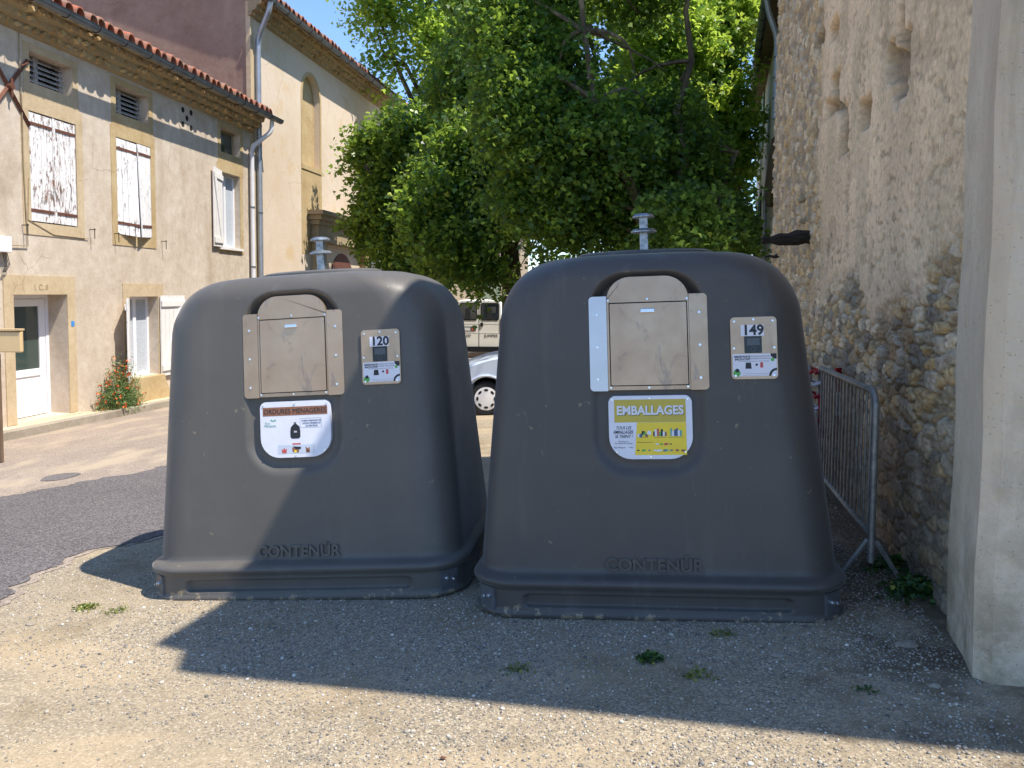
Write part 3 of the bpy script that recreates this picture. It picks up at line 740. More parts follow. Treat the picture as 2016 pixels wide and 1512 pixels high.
mb.add([C.at(-.02, -2, 0), C.at(-.02, zC+.2, 0), C.at(-.02, zC+3.2, -gw/2), C.at(-.02, zC+.2, -gw), C.at(-.02, -2, -gw)], [(0, 1, 2, 3, 4)])
mb.build('gable_wall', m_gable, church)
mb = MB(); mb.pbox(C, -.05, .14, -2, zC, -.1, .02); mb.build('corner_stone', m_lintel, church)
mb = MB(); mb.pbox(C, nu0, nu1, nz0, nz1, -.3, -.19); k = mb.build('blind_window', m_ochre, church)
mb = MB(); fw = .10
arc = lambda R: [(nu0+r_+R*math.cos(a), zs_+R*math.sin(a)) for a in [PI*k_/14 for k_ in range(15)]]
ao, ai = arc(r_+fw), arc(r_)
outl = [(nu1+fw, nz0)]+ao+[(nu0-fw, nz0)]; inl = [(nu1, nz0)]+ai+[(nu0, nz0)]
n = len(outl); mb.add([C.at(a, b, o) for o in (.0, .015) for l in (outl, inl) for a, b in l], [(i, i+1, n+i+1, n+i) for i in range(n-1)]+[(2*n+i, 2*n+i+1, 3*n+i+1, 3*n+i) for i in range(n-1)]+[(i, i+1, 2*n+i+1, 2*n+i) for i in range(n-1)]+[(n+i, n+i+1, 3*n+i+1, 3*n+i) for i in range(n-1)])
mb.pbox(C, nu0-fw, nu1+fw, nz0-.14, nz0, 0, .03); mb.build('window_surround', m_ochre, k)
mb = MB(); mb.pbox(C, nu0-fw-.02, nu1+fw+.02, nz0-2.6, nz0-.15, -.1, .006); mb.build('render_patch', m_ochre, church)
# portal
mb = MB(); e0 = C.uz(604, 430)[0]; e1 = e0+5.6; zt_ = C.uz(608, 407, .4)[1]
mb.pbox(C, e0, e1, zt_-.12, zt_, 0, .5); mb.pbox(C, e0+.12, e1-.12, zt_-.26, zt_-.12, 0, .40); mb.pbox(C, e0+.22, e1-.22, zt_-.40, zt_-.26, 0, .30)
mb.pbox(C, e0+.34, e1-.34, zt_-.80, zt_-.40, 0, .22); mb.pbox(C, e0+.30, e1-.30, zt_-.92, zt_-.80, 0, .3)
pt = mb.build('portal_cornice', m_stone, church)
mb = MB()
for q in (e0+.4, e1-1.05):
    mb.pbox(C, q, q+.65, -2, zt_-1.25, 0, .2); mb.pbox(C, q-.07, q+.72, zt_-1.25, zt_-1.14, 0, .27); mb.pbox(C, q-.02, q+.67, zt_-1.14, zt_-.92, 0, .23)
mb.each('portal_pillar', m_ochre, church)
mb = MB(); dcu = (e0+e1)/2; dr = 1.05; dz = zt_-2.2
mb.prism([(dcu+dr, -2)]+[(dcu+dr*math.cos(a), dz+dr*math.sin(a)) for a in [PI*k/14 for k in range(15)]]+[(dcu-dr, -2)], lambda a, b, f: C.at(a, b, f), .0, .03)
mb.build('portal_door', m_iron, church)
mb = MB(); mb.add([C.at(-.1, zC-.02, -.02), C.at(uC1, zC-.02, -.02), C.at(uC1, zC-.02, .45), C.at(-.1, zC-.02, .45)], [(0, 1, 2, 3)]); mb.build('soffit', m_mortar, church)
cornice(C, -.1, uC1, zC+.03, church, .24); gutter(C, -.25, uC1, zC+.03, .55, church); tiles(C, -.25, uC1, zC+.06, .5, church, depth=8.6, slope=.36, sp=.27)
pipe('downpipe', [C.at(.0, zC, .55), C.at(.0, zC-.25, .5), C.at(.17, zC-.85, .12), C.at(.17, gz, .12)], .065, m_zinc, 'grey zinc downpipe at the corner of the tall church wall')
mb = MB(); mb.tube([F.at(uE-1.3, zE+.62, -.3), F.at(uE-.6, zE+.5, -.1), F.at(uE-.15, zE+.32, .12), F.at(uE+.12, zE+.2, .25)], .04, 8)
tag(mb.build('flashing_pipe', m_zinc), 'short grey pipe lying on the roof tiles where house meets church', 'pipe')

# ------------------------------------------------------------------ far building behind the trees
t = thing('far_building', (2, 40, -1), 'plain pale building seen between the trees behind the white van', 'building')
a_, b_ = AT(800, 430, 40), AT(1040, 470, 40)
mb = MB(); mb.add([V((a_.x-4, 40, -2)), V((b_.x, 40, -2)), V((b_.x, 40, a_.z-.2)), V((a_.x-4, 40, a_.z-.2)), V((a_.x-4, 47, -2)), V((b_.x, 47, -2)), V((b_.x, 47, a_.z)), V((a_.x-4, 47, a_.z))], [(0, 1, 2, 3), (4, 5, 6, 7), (1, 5, 6, 2), (0, 3, 7, 4)]); mb.build('wall', m_farwall, t)
mb = MB(); mb.add([V((a_.x-4.3, 39.5, a_.z-.3)), V((b_.x+.3, 39.5, a_.z-.3)), V((b_.x+.3, 43.5, a_.z+.9)), V((a_.x-4.3, 43.5, a_.z+.9)), V((a_.x-4.3, 47.5, a_.z-.3)), V((b_.x+.3, 47.5, a_.z-.3))], [(0, 1, 2, 3), (3, 2, 5, 4)]); mb.build('roof', m_tile, t)
mb = MB()
for k in range(3):
    x_ = a_.x+1.5+k*2.6; mb.box((x_, 39.98, 1.9), (1, .06, 1.4))
mb.each('window', m_green, t)

# ------------------------------------------------------------------ stone building on the right
WP = G(1860, 1218); D_ = .198
W = Plane((WP.x+.085, WP.y), D_, -1)
uN = -.5; wfar = W.uz(1531, 300)[0]
sh0 = G(370, 1326); OV = .32
# eave corner: go from the shadow tip towards the sun until above the wall plane minus the overhang
hS = V((SUN.x, SUN.y, 0)).normalized()
Pw = W.P+W.n*OV; tt = (Pw-V((sh0.x, sh0.y, 0))).dot(W.n)/hS.dot(W.n)
EC = V((sh0.x, sh0.y, 0))+hS*tt; EC.z = sh0.z+tt*math.tan(SEL); eU = (EC-W.P).dot(W.d); zW = EC.z
print('eave corner', EC, 'uN', uN, 'wfar', wfar)
sb = thing('stone_building', W.at(2, 0), 'old rubble stone building with eroded render on the right', 'building')
NS, NZ = 470, 400
tS = np.linspace(0, 1, NS); us = uN+(wfar-uN)*(np.exp(tS*1.15)-1)/(math.exp(1.15)-1)
zv = np.r_[np.linspace(-.25, 2.6, 250), np.linspace(2.62, zW+.1, NZ-250)]
UU, ZZ = np.meshgrid(us, zv)
wx = UU+.03*(fbm(UU*6, ZZ*6, 3, 5)-.5); wz = ZZ+.03*(fbm(UU*6, ZZ*6, 3, 9)-.5)
f1, f2, idc = worley((wx+.05*fbm(wz*5, wx*5, 2, 15))/.15, (wz+.04*fbm(wx*5, wz*5, 2, 16))/.085, 3, 1.0)
e_ = f2-f1; f1b, f2b, idb = worley(wx/.055, wz/.04, 13); eb = f2b-f1b
stone = sst(.03, .15, e_)*sst(.12, .3, idc+.35*eb); small = sst(.05, .25, eb)
dom = (1-np.clip(f1/.75, 0, 1)**2)
expo = 1.72+.5*(fbm(UU*1.3, ZZ*1.3, 4, 21)-.5)*2-.12*UU
E1 = sst(.12, -.12, ZZ-expo)
E2 = sst(-.25, .25, UU-(3.9+.9*(fbm(ZZ*1.1, UU*.7, 4, 31)-.5)*2))
E = np.clip(np.maximum(E1, E2*.85), 0, 1)
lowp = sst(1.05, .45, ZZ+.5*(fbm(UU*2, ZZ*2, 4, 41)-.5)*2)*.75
pl_ = fbm(UU*5, ZZ*8, 5, 51); pit = sst(.60, .67, fbm(UU*14, ZZ*26, 3, 61))
big_pit = sst(.62, .70, fbm(UU*3, ZZ*3.5, 4, 71))*(1-E)
hgt_st = .040*stone*(dom*.25+.75)*(.45+.7*idc)+.014*small+.012*fbm(UU*30, ZZ*30, 3, 17)
hgt_pl = .046+.007*pl_-.006*pit-.010*big_pit+.010*(fbm(UU*1.5, ZZ*1.5, 3, 57)-.5)
H = hgt_pl*(1-E)+hgt_st*E; H = H*(1-lowp)+(.035+.03*pl_+.3*hgt_st)*lowp
holes = np.zeros_like(H)
for px, py, w_, h_ in ((1652, 60, .10, .10), (1655, 185, .10, .2), (1672, 250, .09, .24), (1716, 225, .10, .13), (1768, 120, .05, .2), (1782, 140, .11, .20), (1790, 50, .04, .25), (1625, 75, .1, .08), (1615, 250, .05, .2), (1555, 300, .08, .1), (1640, 215, .06, .08)):
    hu, hz = W.uz(px, py); k = sst(1.2, .7, np.maximum(np.abs(UU-hu)/(w_*1.9), np.abs(ZZ-hz)/h_*1.2)+1.1*(fbm(UU*6, ZZ*9, 3, 55)-.5)); holes = np.maximum(holes, k)
H = H-.09*holes
edge = .10*fbm(ZZ*5, ZZ*0+3, 4, 81); 
pal = np.array([(.48, .37, .21), (.38, .31, .21), (.36, .26, .15), (.62, .50, .33), (.25, .21, .155), (.52, .37, .19), (.46, .38, .27)])*1.25
ci = np.clip((idc*7).astype(int), 0, 6); sc_ = pal[ci]*(.85+.3*vn(UU*30, ZZ*30, 91))[..., None]
mort = np.array((.34, .265, .175))[None, None]*(.8+.4*pl_)[..., None]
rub = mort*(1-stone[..., None])+sc_*stone[..., None]
plc = np.array((.93, .69, .44))*(.70+.50*fbm(UU*1.6, ZZ*.8, 5, 101))[..., None]
plc = plc*(1-.5*pit*vn(UU*3, ZZ*5, 65)-.22*big_pit)[..., None]
och = sst(.5, .7, fbm(UU*2.4, ZZ*1.0, 4, 111))[..., None]*.4; plc = plc*(1-och)+np.array((.55, .44, .28))*och
colr = plc*(1-E[..., None])+rub*E[..., None]
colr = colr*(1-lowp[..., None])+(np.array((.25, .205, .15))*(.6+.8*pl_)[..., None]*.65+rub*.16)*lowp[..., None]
colr = colr*(1-.55*holes)[..., None]
base = np.array(W.P)+UU[..., None]*np.array(W.d)+H[..., None]*np.array(W.n); base[..., 2] = ZZ
base[:, -1, :] -= np.array(W.d)*0
far_j = (fbm(zv*3, zv*0, 4, 121)-.3)*.18; base[:, -1, :] += np.array(W.d)*far_j[:, None]
ii = np.arange(NS*NZ).reshape(NZ, NS); Fq = np.stack([ii[:-1, :-1], ii[:-1, 1:], ii[1:, 1:], ii[1:, :-1]], -1).reshape(-1, 4)
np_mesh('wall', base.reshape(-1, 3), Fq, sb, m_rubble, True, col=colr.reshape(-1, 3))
gd = V((.955, -.297, 0)).normalized()
mb = MB(); pf = W.at(wfar, 0, .03); pn = W.at(uN-.45, 0, 0)
for a_, b_ in ((pf, pf+V((8, -1.6, 0))),): mb.add([a_+V((0, 0, -1)), b_+V((0, 0, -1)), b_+V((0, 0, zW+2)), a_+V((0, 0, zW))], [(0, 1, 2, 3)])
mb.build('end_wall', m_stone, sb)
# rendered corner pillar and gable
pa = G(1862, 1240); pb = G(1932, 1345); pc = pb+gd*6
ups = 24; mb = MB(); rows = []
pq = [pa+V((.40, .10, 0)), pa+V((.03, .015, 0)), pa, pa.lerp(pb, .5)+V((-.006, 0, 0)), pb+V((-.01, .05, 0)), pb+V((.03, -.012, 0)), pb+gd*.5, pc, pc+V((.3, 1, 0))]
for i in range(ups+1):
    zz = -.3+(zW+.3)*i/ups; jx = .006*math.sin(i*1.7)
    rows.append([V((p.x+jx+(.03*math.exp(-zz*2.2) if False else 0), p.y, zz)) for p in pq])
m = len(pq); mb.add([p for r_ in rows for p in r_], [(j*m+i, j*m+i+1, (j+1)*m+i+1, (j+1)*m+i) for j in range(ups) for i in range(m-1)])
M = Mat('pillar_render', .93, spec=.2)
c = M.ramp(M.noise(1.4, 6, .65, M.vec((1, 1, .35))), [(.3, 'BFAD94'), (.5, 'D2C2AA'), (.7, 'DECFB8')])
c = M.mix(M.ramp(M.noise(3.2, 6, .7, M.vec((1, 1, .5))), [(.55, 0.0), (.72, .6)]), c, 'a99d86')
zz = M.sep()[2]; c = M.mix(M.math('MULTIPLY', M.ramp(zz, [(0, 1.0), (.9, 0.0)]), M.ramp(M.noise(5, 6, .7), [(.4, 0.0), (.6, .7)])), c, '7a6a50')
c = M.mix(M.ramp(M.noise(1.1, 5, .7, M.vec((3, 3, .35))), [(.55, 0.0), (.68, .5)]), c, '8c8068')
c = M.mix(M.ramp(M.noise(16, 5, .75), [(.60, 0.0), (.68, .5)]), c, '9c9078')
c = M.mix(M.ramp(M.vor(38), [(.07, .7), (.11, 0.0)]), c, '5a5244')
M.color(c); M.bump(M.noise(25, 6, .7), .6, .02); M.bump(M.noise(5, 4), .4, .05); m_pillar = M.m
mb.build('corner_pillar', m_pillar, sb)
# roof slab with overhanging eave and verge, its edge slightly irregular
def lift(px, py, z=None):
    g_ = G(px, py); z = zW if z is None else z; k = (z-g_.z)/math.tan(SEL); return V((g_.x+hS.x*k, g_.y+hS.y*k, z))
q1 = lift(471, 1182)+W.d*4.3
vq = lift(2016, 1489); vq2 = vq+(vq-lift(370, 1326))*1.2
ed = [lift(370, 1326), lift(384, 1287), lift(325, 1274), lift(471, 1182), q1]; th = V((0, 0, .14))
inn = [vq2, vq2+V((.6, 6.6, 0))]
poly = ed+[q1+V((5, 0, 0))]+inn[::-1][1:]; n = len(poly)
mb = MB(); mb.add(poly+[p+th for p in poly], [tuple(range(n)), tuple(range(n, 2*n))]+[(i, (i+1) % n, n+(i+1) % n, n+i) for i in range(n)])
mb.build('roof', m_tile, sb)
# gable top up to the slab
mb = MB(); g0 = V((pb.x, pb.y, zW)); mb.add([g0, pc+V((0, 0, zW-pc.z)), pc+V((0, 0, zW-pc.z+1.75))], [(0, 1, 2)]); mb.build('gable', m_pillar, sb)
# projecting beam and stones
def stub(name, px0, px1, py, h, m, label, cat, o=.32, seed=0):
    a0, z0 = W.uz(px1, py); mb = MB(); r = random.Random(seed)
    N = 7; P = []; L = W.at(a0, z0, 0); T = L+W.n*o*1.0
    for i in range(N):
        f = i/(N-1); P.append(L.lerp(T, f)+V((0, 0, -.03*f+r.uniform(-.012, .012))))
    t0 = -W.n*.1+P[0]; mb.tube([t0]+P, [h*(.55-.3*i/N+r.uniform(-.08, .08)) for i in range(N+1)], 7)
    return tag(mb.build(name, m, bev=.004), label, cat)
stub('beam', 1505, 1604, 467, .17, m_wood, 'dark charred wooden beam end sticking out of the stone wall', 'beam', .5, 1)
stub('small_beam', 1515, 1538, 502, .06, m_wood, 'short thin wooden stub below the charred beam in the stone wall', 'beam', .2, 2)
stub('projecting_stone', 1570, 1594, 388, .11, m_stone, 'grey stone sticking out of the wall, upper of two above the beam', 'stone', .11, 3)
stub('projecting_stone', 1570, 1597, 430, .11, m_stone, 'grey stone sticking out of the wall, lower of two above the beam', 'stone', .11, 4)

# ------------------------------------------------------------------ white house beyond
Q = Plane((1.13+.259*13.5, 13.5), .259, -1)
wh = thing('white_house', Q.at(4, 0), 'pale narrow house with green shutters beyond the stone wall', 'house')
hu1 = 17.5; hz = 7.7
print('white house len', hu1, 'eave', hz)
mb = MB(); mb.add([Q.at(0, -2), Q.at(hu1, -2), Q.at(hu1, hz), Q.at(0, hz)], [(0, 1, 2, 3)]); mb.add([Q.at(hu1, -2), Q.at(hu1, hz), Q.at(hu1, hz+2, -7), Q.at(hu1, -2, -7)], [(0, 1, 2, 3)]); mb.build('wall', m_white_render, wh)
mb = MB(); mb.pbox(Q, -.1, hu1+.3, hz, hz+.1, -3, .28); mb.build('eave', m_board, wh)
gutter(Q, -.1, hu1+.3, hz+.12, .36, wh, .08); tiles(Q, -.1, hu1+.3, hz+.15, .34, wh, depth=4)
mb = MB()
for x0, x1, y0, y1 in ((1500, 1506, 200, 300), (1492, 1496, 265, 330)):
    a = Q.uz(x1, y0)[0]; b = Q.uz(x0, y0)[0]; mb.pbox(Q, a, b, Q.uz(x0, y1)[1], Q.uz(x0, y0)[1], 0, .05)
mb.each('shutter', m_green, wh)
mb = MB(); mb.pbox(Q, Q.uz(1497, 500)[0], Q.uz(1489, 500)[0], Q.uz(1492, 560)[1], Q.uz(1492, 400)[1], 0, .05); mb.build('shutter', m_dkgreen, wh)
mb = MB(); mb.pbox(Q, Q.uz(1528, 500)[0], Q.uz(1518, 500)[0], Q.uz(1520, 540)[1], Q.uz(1520, 440)[1], 0, .04); mb.build('window', m_pvc, wh)
ua = Q.uz(1527, 180, .12)[0]; 
pipe('downpipe', [Q.at(ua-.05, hz+.05, .36), Q.at(ua-.02, hz-.3, .3), Q.at(ua, hz-.8, .12), Q.at(ua, Q.uz(1528, 262)[1], .12)], .06, m_zinc, 'grey downpipe high on the pale house beside the stone wall')
ub = Q.uz(1505, 450, .12)[0]; pipe('downpipe', [Q.at(ub-.12, Q.uz(1507, 400)[1], .12), Q.at(ub, Q.uz(1507, 412)[1], .12), Q.at(ub, -.5, .12)], .05, m_zinc, 'grey downpipe low on the pale house next to the charred beam')
mb = MB(); pts = [(1532, 262), (1520, 275), (1502, 400), (1516, 408), (1533, 300)]
mb.prism([Q.uz(x, y, .1) for x, y in pts], lambda a, b, f: Q.at(a, b, f), .02, .12); tag(mb.build('sloping_board', m_board), 'brown sloping board against the pale house beside the downpipe', 'board')

# ------------------------------------------------------------------ recycling containers
def bz(z): return .655-.088*(z-.262)
def container(px, py, yaw, number, label, taper, roll):
    m_plast = m_plast_lit if number == '120' else m_plast_base
    P = G(px, py); up = V((-roll, .028, 1)).normalized()
    xa = V((math.cos(yaw), -math.sin(yaw), 0)); xa = (xa-up*xa.dot(up)).normalized(); ya = up.cross(xa).normalized()
    B = .715; O = P+ya*B
    M4 = Matrix((xa, ya, up)).transposed().to_4x4(); M4.translation = O
    t = thing('waste_container', O, label, 'waste container', 'grey street waste containers', M4)
    rows = [(0., .900, .718, .24), (.006, .914, .724, .24), (.016, .918, .726, .24), (.026, .914, .724, .24), (.034, .904, .719, .24)]+[(z_, .902, .718, .24) for z_ in np.linspace(.042, .134, 16)]+[(.145, .908, .722, .24), (.153, .918, .731, .24), (.161, .923, .736, .24), (.171, .925, .738, .24), (.181, .923, .736, .24), (.189, .916, .728, .24), (.195, .905, .712, .23), (.200, .893, .684, .22), (.205, .887, .666, .21), (.214, .885, .660, .205), (.24, .8845, .657, .205)]
    n1 = 76
    for i in range(n1+1): 
        z = .262+(1.40-.262)*i/n1; rows.append((z, (.884-taper*(z-.262)), bz(z), .205+.05*(z-.262)))
    ZA, HA, RA = 1.462, .323, .30; a0 = .884-taper*(1.40-.262)
    for i in range(1, 49):
        z = 1.40+(ZA+HA-1.40)*math.sin(PI/2*i/49); q_ = max(0, (z-ZA)/HA); c_ = math.sqrt(max(0, 1-q_*q_))
        a = .884-taper*(z-.262)-RA*(1-c_); b = bz(z)
        if z > 1.655: p_ = min(1, (z-1.655)/.131); b -= .115*(1-math.sqrt(max(0, 1-p_*p_)))
        rows.append((z, a, b, min(.262+.02*q_, b*.96)))
    zt, at, bt, rt = rows[-1]
    for k in (.8, .55, .3, .05): rows.append((zt+.022*(1-k*k), at*k, bt*k, rt*k))
    nf, nc, ns, nb = 120, 12, 12, 24
    def loop(z, a, b, r):
        p = []
        for k in range(nf): p.append((-(a-r)+2*(a-r)*k/nf, -b))
        for k in range(nc): q = -PI/2+PI/2*k/nc; p.append((a-r+r*math.cos(q), -b+r+r*math.sin(q)))
        for k in range(ns): p.append((a, -(b-r)+2*(b-r)*k/ns))
        for k in range(nc): q = PI/2*k/nc; p.append((a-r+r*math.cos(q), b-r+r*math.sin(q)))
        for k in range(nb): p.append(((a-r)-2*(a-r)*k/nb, b))
        for k in range(nc): q = PI/2+PI/2*k/nc; p.append((-(a-r)+r*math.cos(q), b-r+r*math.sin(q)))
        for k in range(ns): p.append((-a, (b-r)-2*(b-r)*k/ns))
        for k in range(nc): q = PI+PI/2*k/nc; p.append((-(a-r)+r*math.cos(q), -b+r+r*math.sin(q)))
        return p
    A = np.array([[(x, y, z) for x, y in loop(z, a, b, r)] for z, a, b, r in rows])
    X, Y, Zz = A[..., 0], A[..., 1], A[..., 2]
    def sd(cx, cz, hx, hz, r):
        qx = np.abs(X-cx)-hx+r; qz = np.abs(Zz-cz)-hz+r
        return np.hypot(np.maximum(qx, 0), np.maximum(qz, 0))+np.minimum(np.maximum(qx, qz), 0)-r
    front = Y < -.3
    S = sst(.0, -.055, sd(-.005, 1.185, .29, .515, .20))*front
    fl = -(.655-.088*(Zz-.262))+.026+.037*sst(1.1, 1.62, Zz)
    Yn = Y+S*np.maximum(fl-Y, 0)
    g = sst(.0, -.008, sd(0, .084, .64, .034, .028))*(Y < -.69); Yn = Yn+g*.030
    A[..., 1] = Yn
    nr, npt = A.shape[:2]; ii = np.arange(nr*npt).reshape(nr, npt); jj = np.roll(ii, -1, 1)
    Fq = np.stack([ii[:-1], jj[:-1], jj[1:], ii[1:]], -1).reshape(-1, 4)
    W4 = np.array(M4); ww = A.reshape(-1, 3)@W4[:3, :3].T+W4[:3, 3]
    body = np_mesh('body', ww, Fq, t, m_plast, True)
    mp = lambda x, z, off: M4 @ V((x, -bz(z)-off, z))
    nrm_off = lambda o: o
    def scr(mb, pts, off, r=.0065):
        for x, z in pts: mb.prism(disc(x, z, r, 8), mp, off, off+.004)
    # top plateau and lifting post
    mb = MB(); mb.add([], [])
    mb.lathe([(.31, 1.765), (.30, 1.812), (.28, 1.822), (.02, 1.826)], n=32); 
    mb.v = [M4 @ V((p.x*1.25, p.y*.8+.0, p.z)) for p in mb.v]; mb.build('top_plate', m_plast, t, True)
    mb = MB(); mb.box((0, 0, 1.92), (.046, .046, .22)); mb.v = [M4 @ p for p in mb.v]; post = mb.build('lifting_post', m_galv, t, bev=.003)
    for (r, z) in ((.062, 2.028), (.072, 1.945)):
        mb = MB(); mb.lathe([(r, z-.012), (r, z-.006), (r*.8, z+.006), (r*.5, z+.010), (.005, z+.012)], n=24); mb.v = [M4 @ p for p in mb.v]; mb.build('lifting_disc', m_galv, post, True)
    # hatch frame
    ds = .0; zb, zt_ = 1.105, 1.64
    pts = [(-.2, zb), (.2, zb), (.2, 1.56)]+[(.2-.115+.115*math.cos(a), 1.55+.115*math.sin(a)) for a in [PI/2*k/8 for k in range(9)]]+[(-.2+.115-.115*math.sin(a), 1.55+.115*math.cos(a)) for a in [PI/2*k/8 for k in range(9)]]+[(-.2, 1.56)]
    mb = MB(); mb.prism(pts, mp, -.075, .006); fr = mb.build('hatch_frame', m_steel, t)
    for sgn in (-1, 1):
        mb = MB(); w_ = .088
        ol = rrect(.2015, zb-.004, .2015+w_, 1.572, (0.001, .02, .02, .001))
        fp = lambda a, z, off, s_=sgn: mp(s_*a, z, off+.008-(a-.2015)*.06); mb.prism(ol, fp, -.004, 0); fg = mb.build('hatch_flange', m_steel_sky if (sgn < 0 and number == '149') else m_steel, t)
        mb = MB()
        for z in (1.16, 1.32, 1.48): mb.prism(disc(.25, z, .0065, 8), fp, 0, .004)
        mb.each('rivet', m_chrome, fg)
    mb = MB(); mb.prism(rrect(-.190, 1.124, .194, 1.539, .004), mp, .0062, .0068); mb.build('hatch_gap', m_dark, t)
    mb = MB(); mb.prism(rrect(-.185, 1.129, .189, 1.533, .004), mp, .0069, .012); hd = mb.build('hatch_door', m_steel, t)
    mb = MB(); mb.prism([(-.036, 1.485), (.036, 1.485), (.033, 1.505), (-.033, 1.505)], mp, .012, .026); mb.build('handle', m_chrome, hd, bev=.003)
    mb = MB(); scr(mb, [(-.187, 1.118), (0, 1.116), (.187, 1.118), (-.193, 1.55), (0, 1.553), (.193, 1.55)], .0062, .0055); mb.each('rivet', m_chrome, fr)
    # reader plate
    rx, rz0, rz1 = .505, 1.148, 1.448
    mb = MB(); mb.prism(rrect(rx-.109, rz0, rx+.109, rz1, .02), mp, .001, .010); rp = mb.build('reader_panel', m_steel, t)
    mb = MB(); scr(mb, [(rx-.09, rz1-.02), (rx+.09, rz1-.02), (rx, rz1-.012), (rx-.095, rz0+.15), (rx+.095, rz0+.15), (rx-.09, rz0+.017), (rx+.09, rz0+.017)], .0102, .0055); mb.each('rivet', m_chrome, rp)
    nx = rx-.005
    MB().prism(rrect(nx-.055, rz1-.092, nx+.054, rz1-.038, .001), mp, .0102, .0108).build('number_sticker', m_print_white, rp)
    MB().text(number, mp, nx+.003, rz1-.0655, .068, .0110, .0006, bold=.0022).build('number', m_print_black, rp)
    rd = MB().prism(rrect(nx-.04, rz0+.125, nx+.042, rz1-.093, .003), mp, .0102, .0125).build('card_reader', m_black, rp)
    MB().prism(rrect(nx-.028, rz0+.163, nx+.032, rz1-.102, .002), mp, .0127, .013).build('screen', m_screen, rp)
    mb = MB(); ro, ri = disc(nx+.001, rz0+.146, .0125, 20), disc(nx+.001, rz0+.146, .0108, 20)
    mb.add([mp(a, b, .0128) for a, b in ro+ri], [(k, (k+1) % 20, 20+(k+1) % 20, 20+k) for k in range(20)]); mb.build('button_ring', m_screen, rp)
    lz0, lz1 = rz0+.014, rz0+.122; lx0, lx1 = rx-.102, rx+.104
    MB().prism(rrect(lx0, lz0, lx1, lz1, .001), mp, .0102, .0107).build('info_label', m_print_white, rp)
    mb = MB(); o_ = .0109
    mb.text('REDEVANCE', mp, lx0+.045, lz1-.014, .0135, o_, .0003, .0006); mb.text('INCITATIVE', mp, lx0+.045, lz1-.027, .0135, o_, .0003, .0006)
    mb.text('\u2713 RENDRE MES DECHETS', mp, lx0+.125, lz1-.013, .0085, o_, .0003); mb.text('\u2713 MAITRISER MON BUDGET', mp, lx0+.125, lz1-.024, .0085, o_, .0003)
    for k in range(3): mb.flat(rrect(lx0+.03+.01*k, lz1-.036-.001, lx0+.17, lz1-.0355, .0001, 1), mp, o_)if k == 0 else mb.flat(rrect(lx0+.045, lz0+.020-.008*k, lx0+.165, lz0+.0208-.008*k, .0001, 1), mp, o_)
    mb.flat([(lx0+.058, lz0+.036), (lx0+.088, lz0+.036), (lx0+.085, lz0+.066), (lx0+.061, lz0+.066)], mp, o_)
    mb.flat(disc(lx0+.112, lz0+.055, .006), mp, o_); mb.flat([(lx1-.028, lz1), (lx1-.028, lz1-.012), (lx1-.012, lz1-.026), (lx1, lz1-.026), (lx1, lz1)], mp, o_); mb.flat(disc(lx0+.020, lz0+.028, .0095), mp, .0112)
    q = [(lx1-.0001, lz0+.038)]+[(lx1-.038*math.sin(a), lz0+.038*math.cos(a)) for a in [PI/2*k/10 for k in range(11)]]+[(lx1-.027*math.cos(a), lz0+.027*math.sin(a)) for a in [PI/2*k/10 for k in range(11)]]
    mb.flat(q, mp, o_); mb.build('label_print', m_print_black, rp)
    mb = MB(); mb.flat(disc(lx0+.018, lz0+.016, .0175), mp, .0110); mb.flat(disc(lx1-.019, lz1-.030, .0085), mp, .0112); mb.build('green_dot', m_print_green, rp)
    mb = MB(); mb.flat(rrect(lx0+.128, lz0+.040, lx0+.142, lz0+.066, .003), mp, o_); mb.build('red_print', m_print_red, rp)
    # sign board
    sx0, sx1, sz0, sz1 = -.203, .203, .765, 1.075
    sg = MB().prism(rrect(sx0, sz0, sx1, sz1, (.11, .11, .035, .035)), mp, -.025, .0).build('sign_board', m_print_white, t, )
    o1, o2 = .0006, .0012
    mb = MB(); scr(mb, [(0, sz1-.013), (0, sz0+.012), (sx0+.02, sz1-.018), (sx1-.02, sz1-.018), (sx0+.037, sz0+.035), (sx1-.037, sz0+.035)], .0002, .0048); mb.each('rivet', m_chrome, sg)
    def pic(items):
        for m_, polys in items.items():
            mb = MB()
            for p in polys: mb.flat(p[0], mp, p[1])
            mb.build('sign_print', m_, sg)
    if number == '120':
        MB().flat(rrect(sx0+.016, sz1-.078, sx1-.016, sz1-.03, .001, 1), mp, o1).build('header_band', m_print_brown, sg)
        MB().text('ORDURES MENAGERES', mp, 0, sz1-.055, .0395, o2, .0004, bold=0, sx=.9).build('lettering', m_print_black, sg)
        mb = MB()
        for k, s_ in enumerate(('Je jette uniquement mes', 'ordures ménagères en', 'sac bien fermé')): mb.text(s_, mp, .095, sz1-.108-.0145*k, .0115, o2, .0003, .0003)
        for a, b in (((.028, sz1-.097), (.15, sz1-.097)), ((.028, sz1-.148), (.15, sz1-.148))): mb.flat([(a[0], a[1]-.0006), (b[0], a[1]-.0006), (b[0], a[1]+.0006), (a[0], a[1]+.0006)], mp, o1)
        for a in (.028, .15): mb.flat([(a-.0006, sz1-.148), (a+.0006, sz1-.148), (a+.0006, sz1-.097), (a-.0006, sz1-.097)], mp, o1)
        mb.build('speech_text', m_print_blue, sg)
        mb = MB(); mb.text('Mirepoix', mp, sx0+.058, sz1-.132, .019, o2, .0003); mb.text('Pays', mp, sx0+.043, sz1-.117, .016, o2, .0003)
        for k in range(3): mb.flat(disc(sx0+.065+.011*k, sz1-.102-.004*(k % 2), .0055, 10), mp, o1)
        mb.build('logo', m_print_teal, sg)
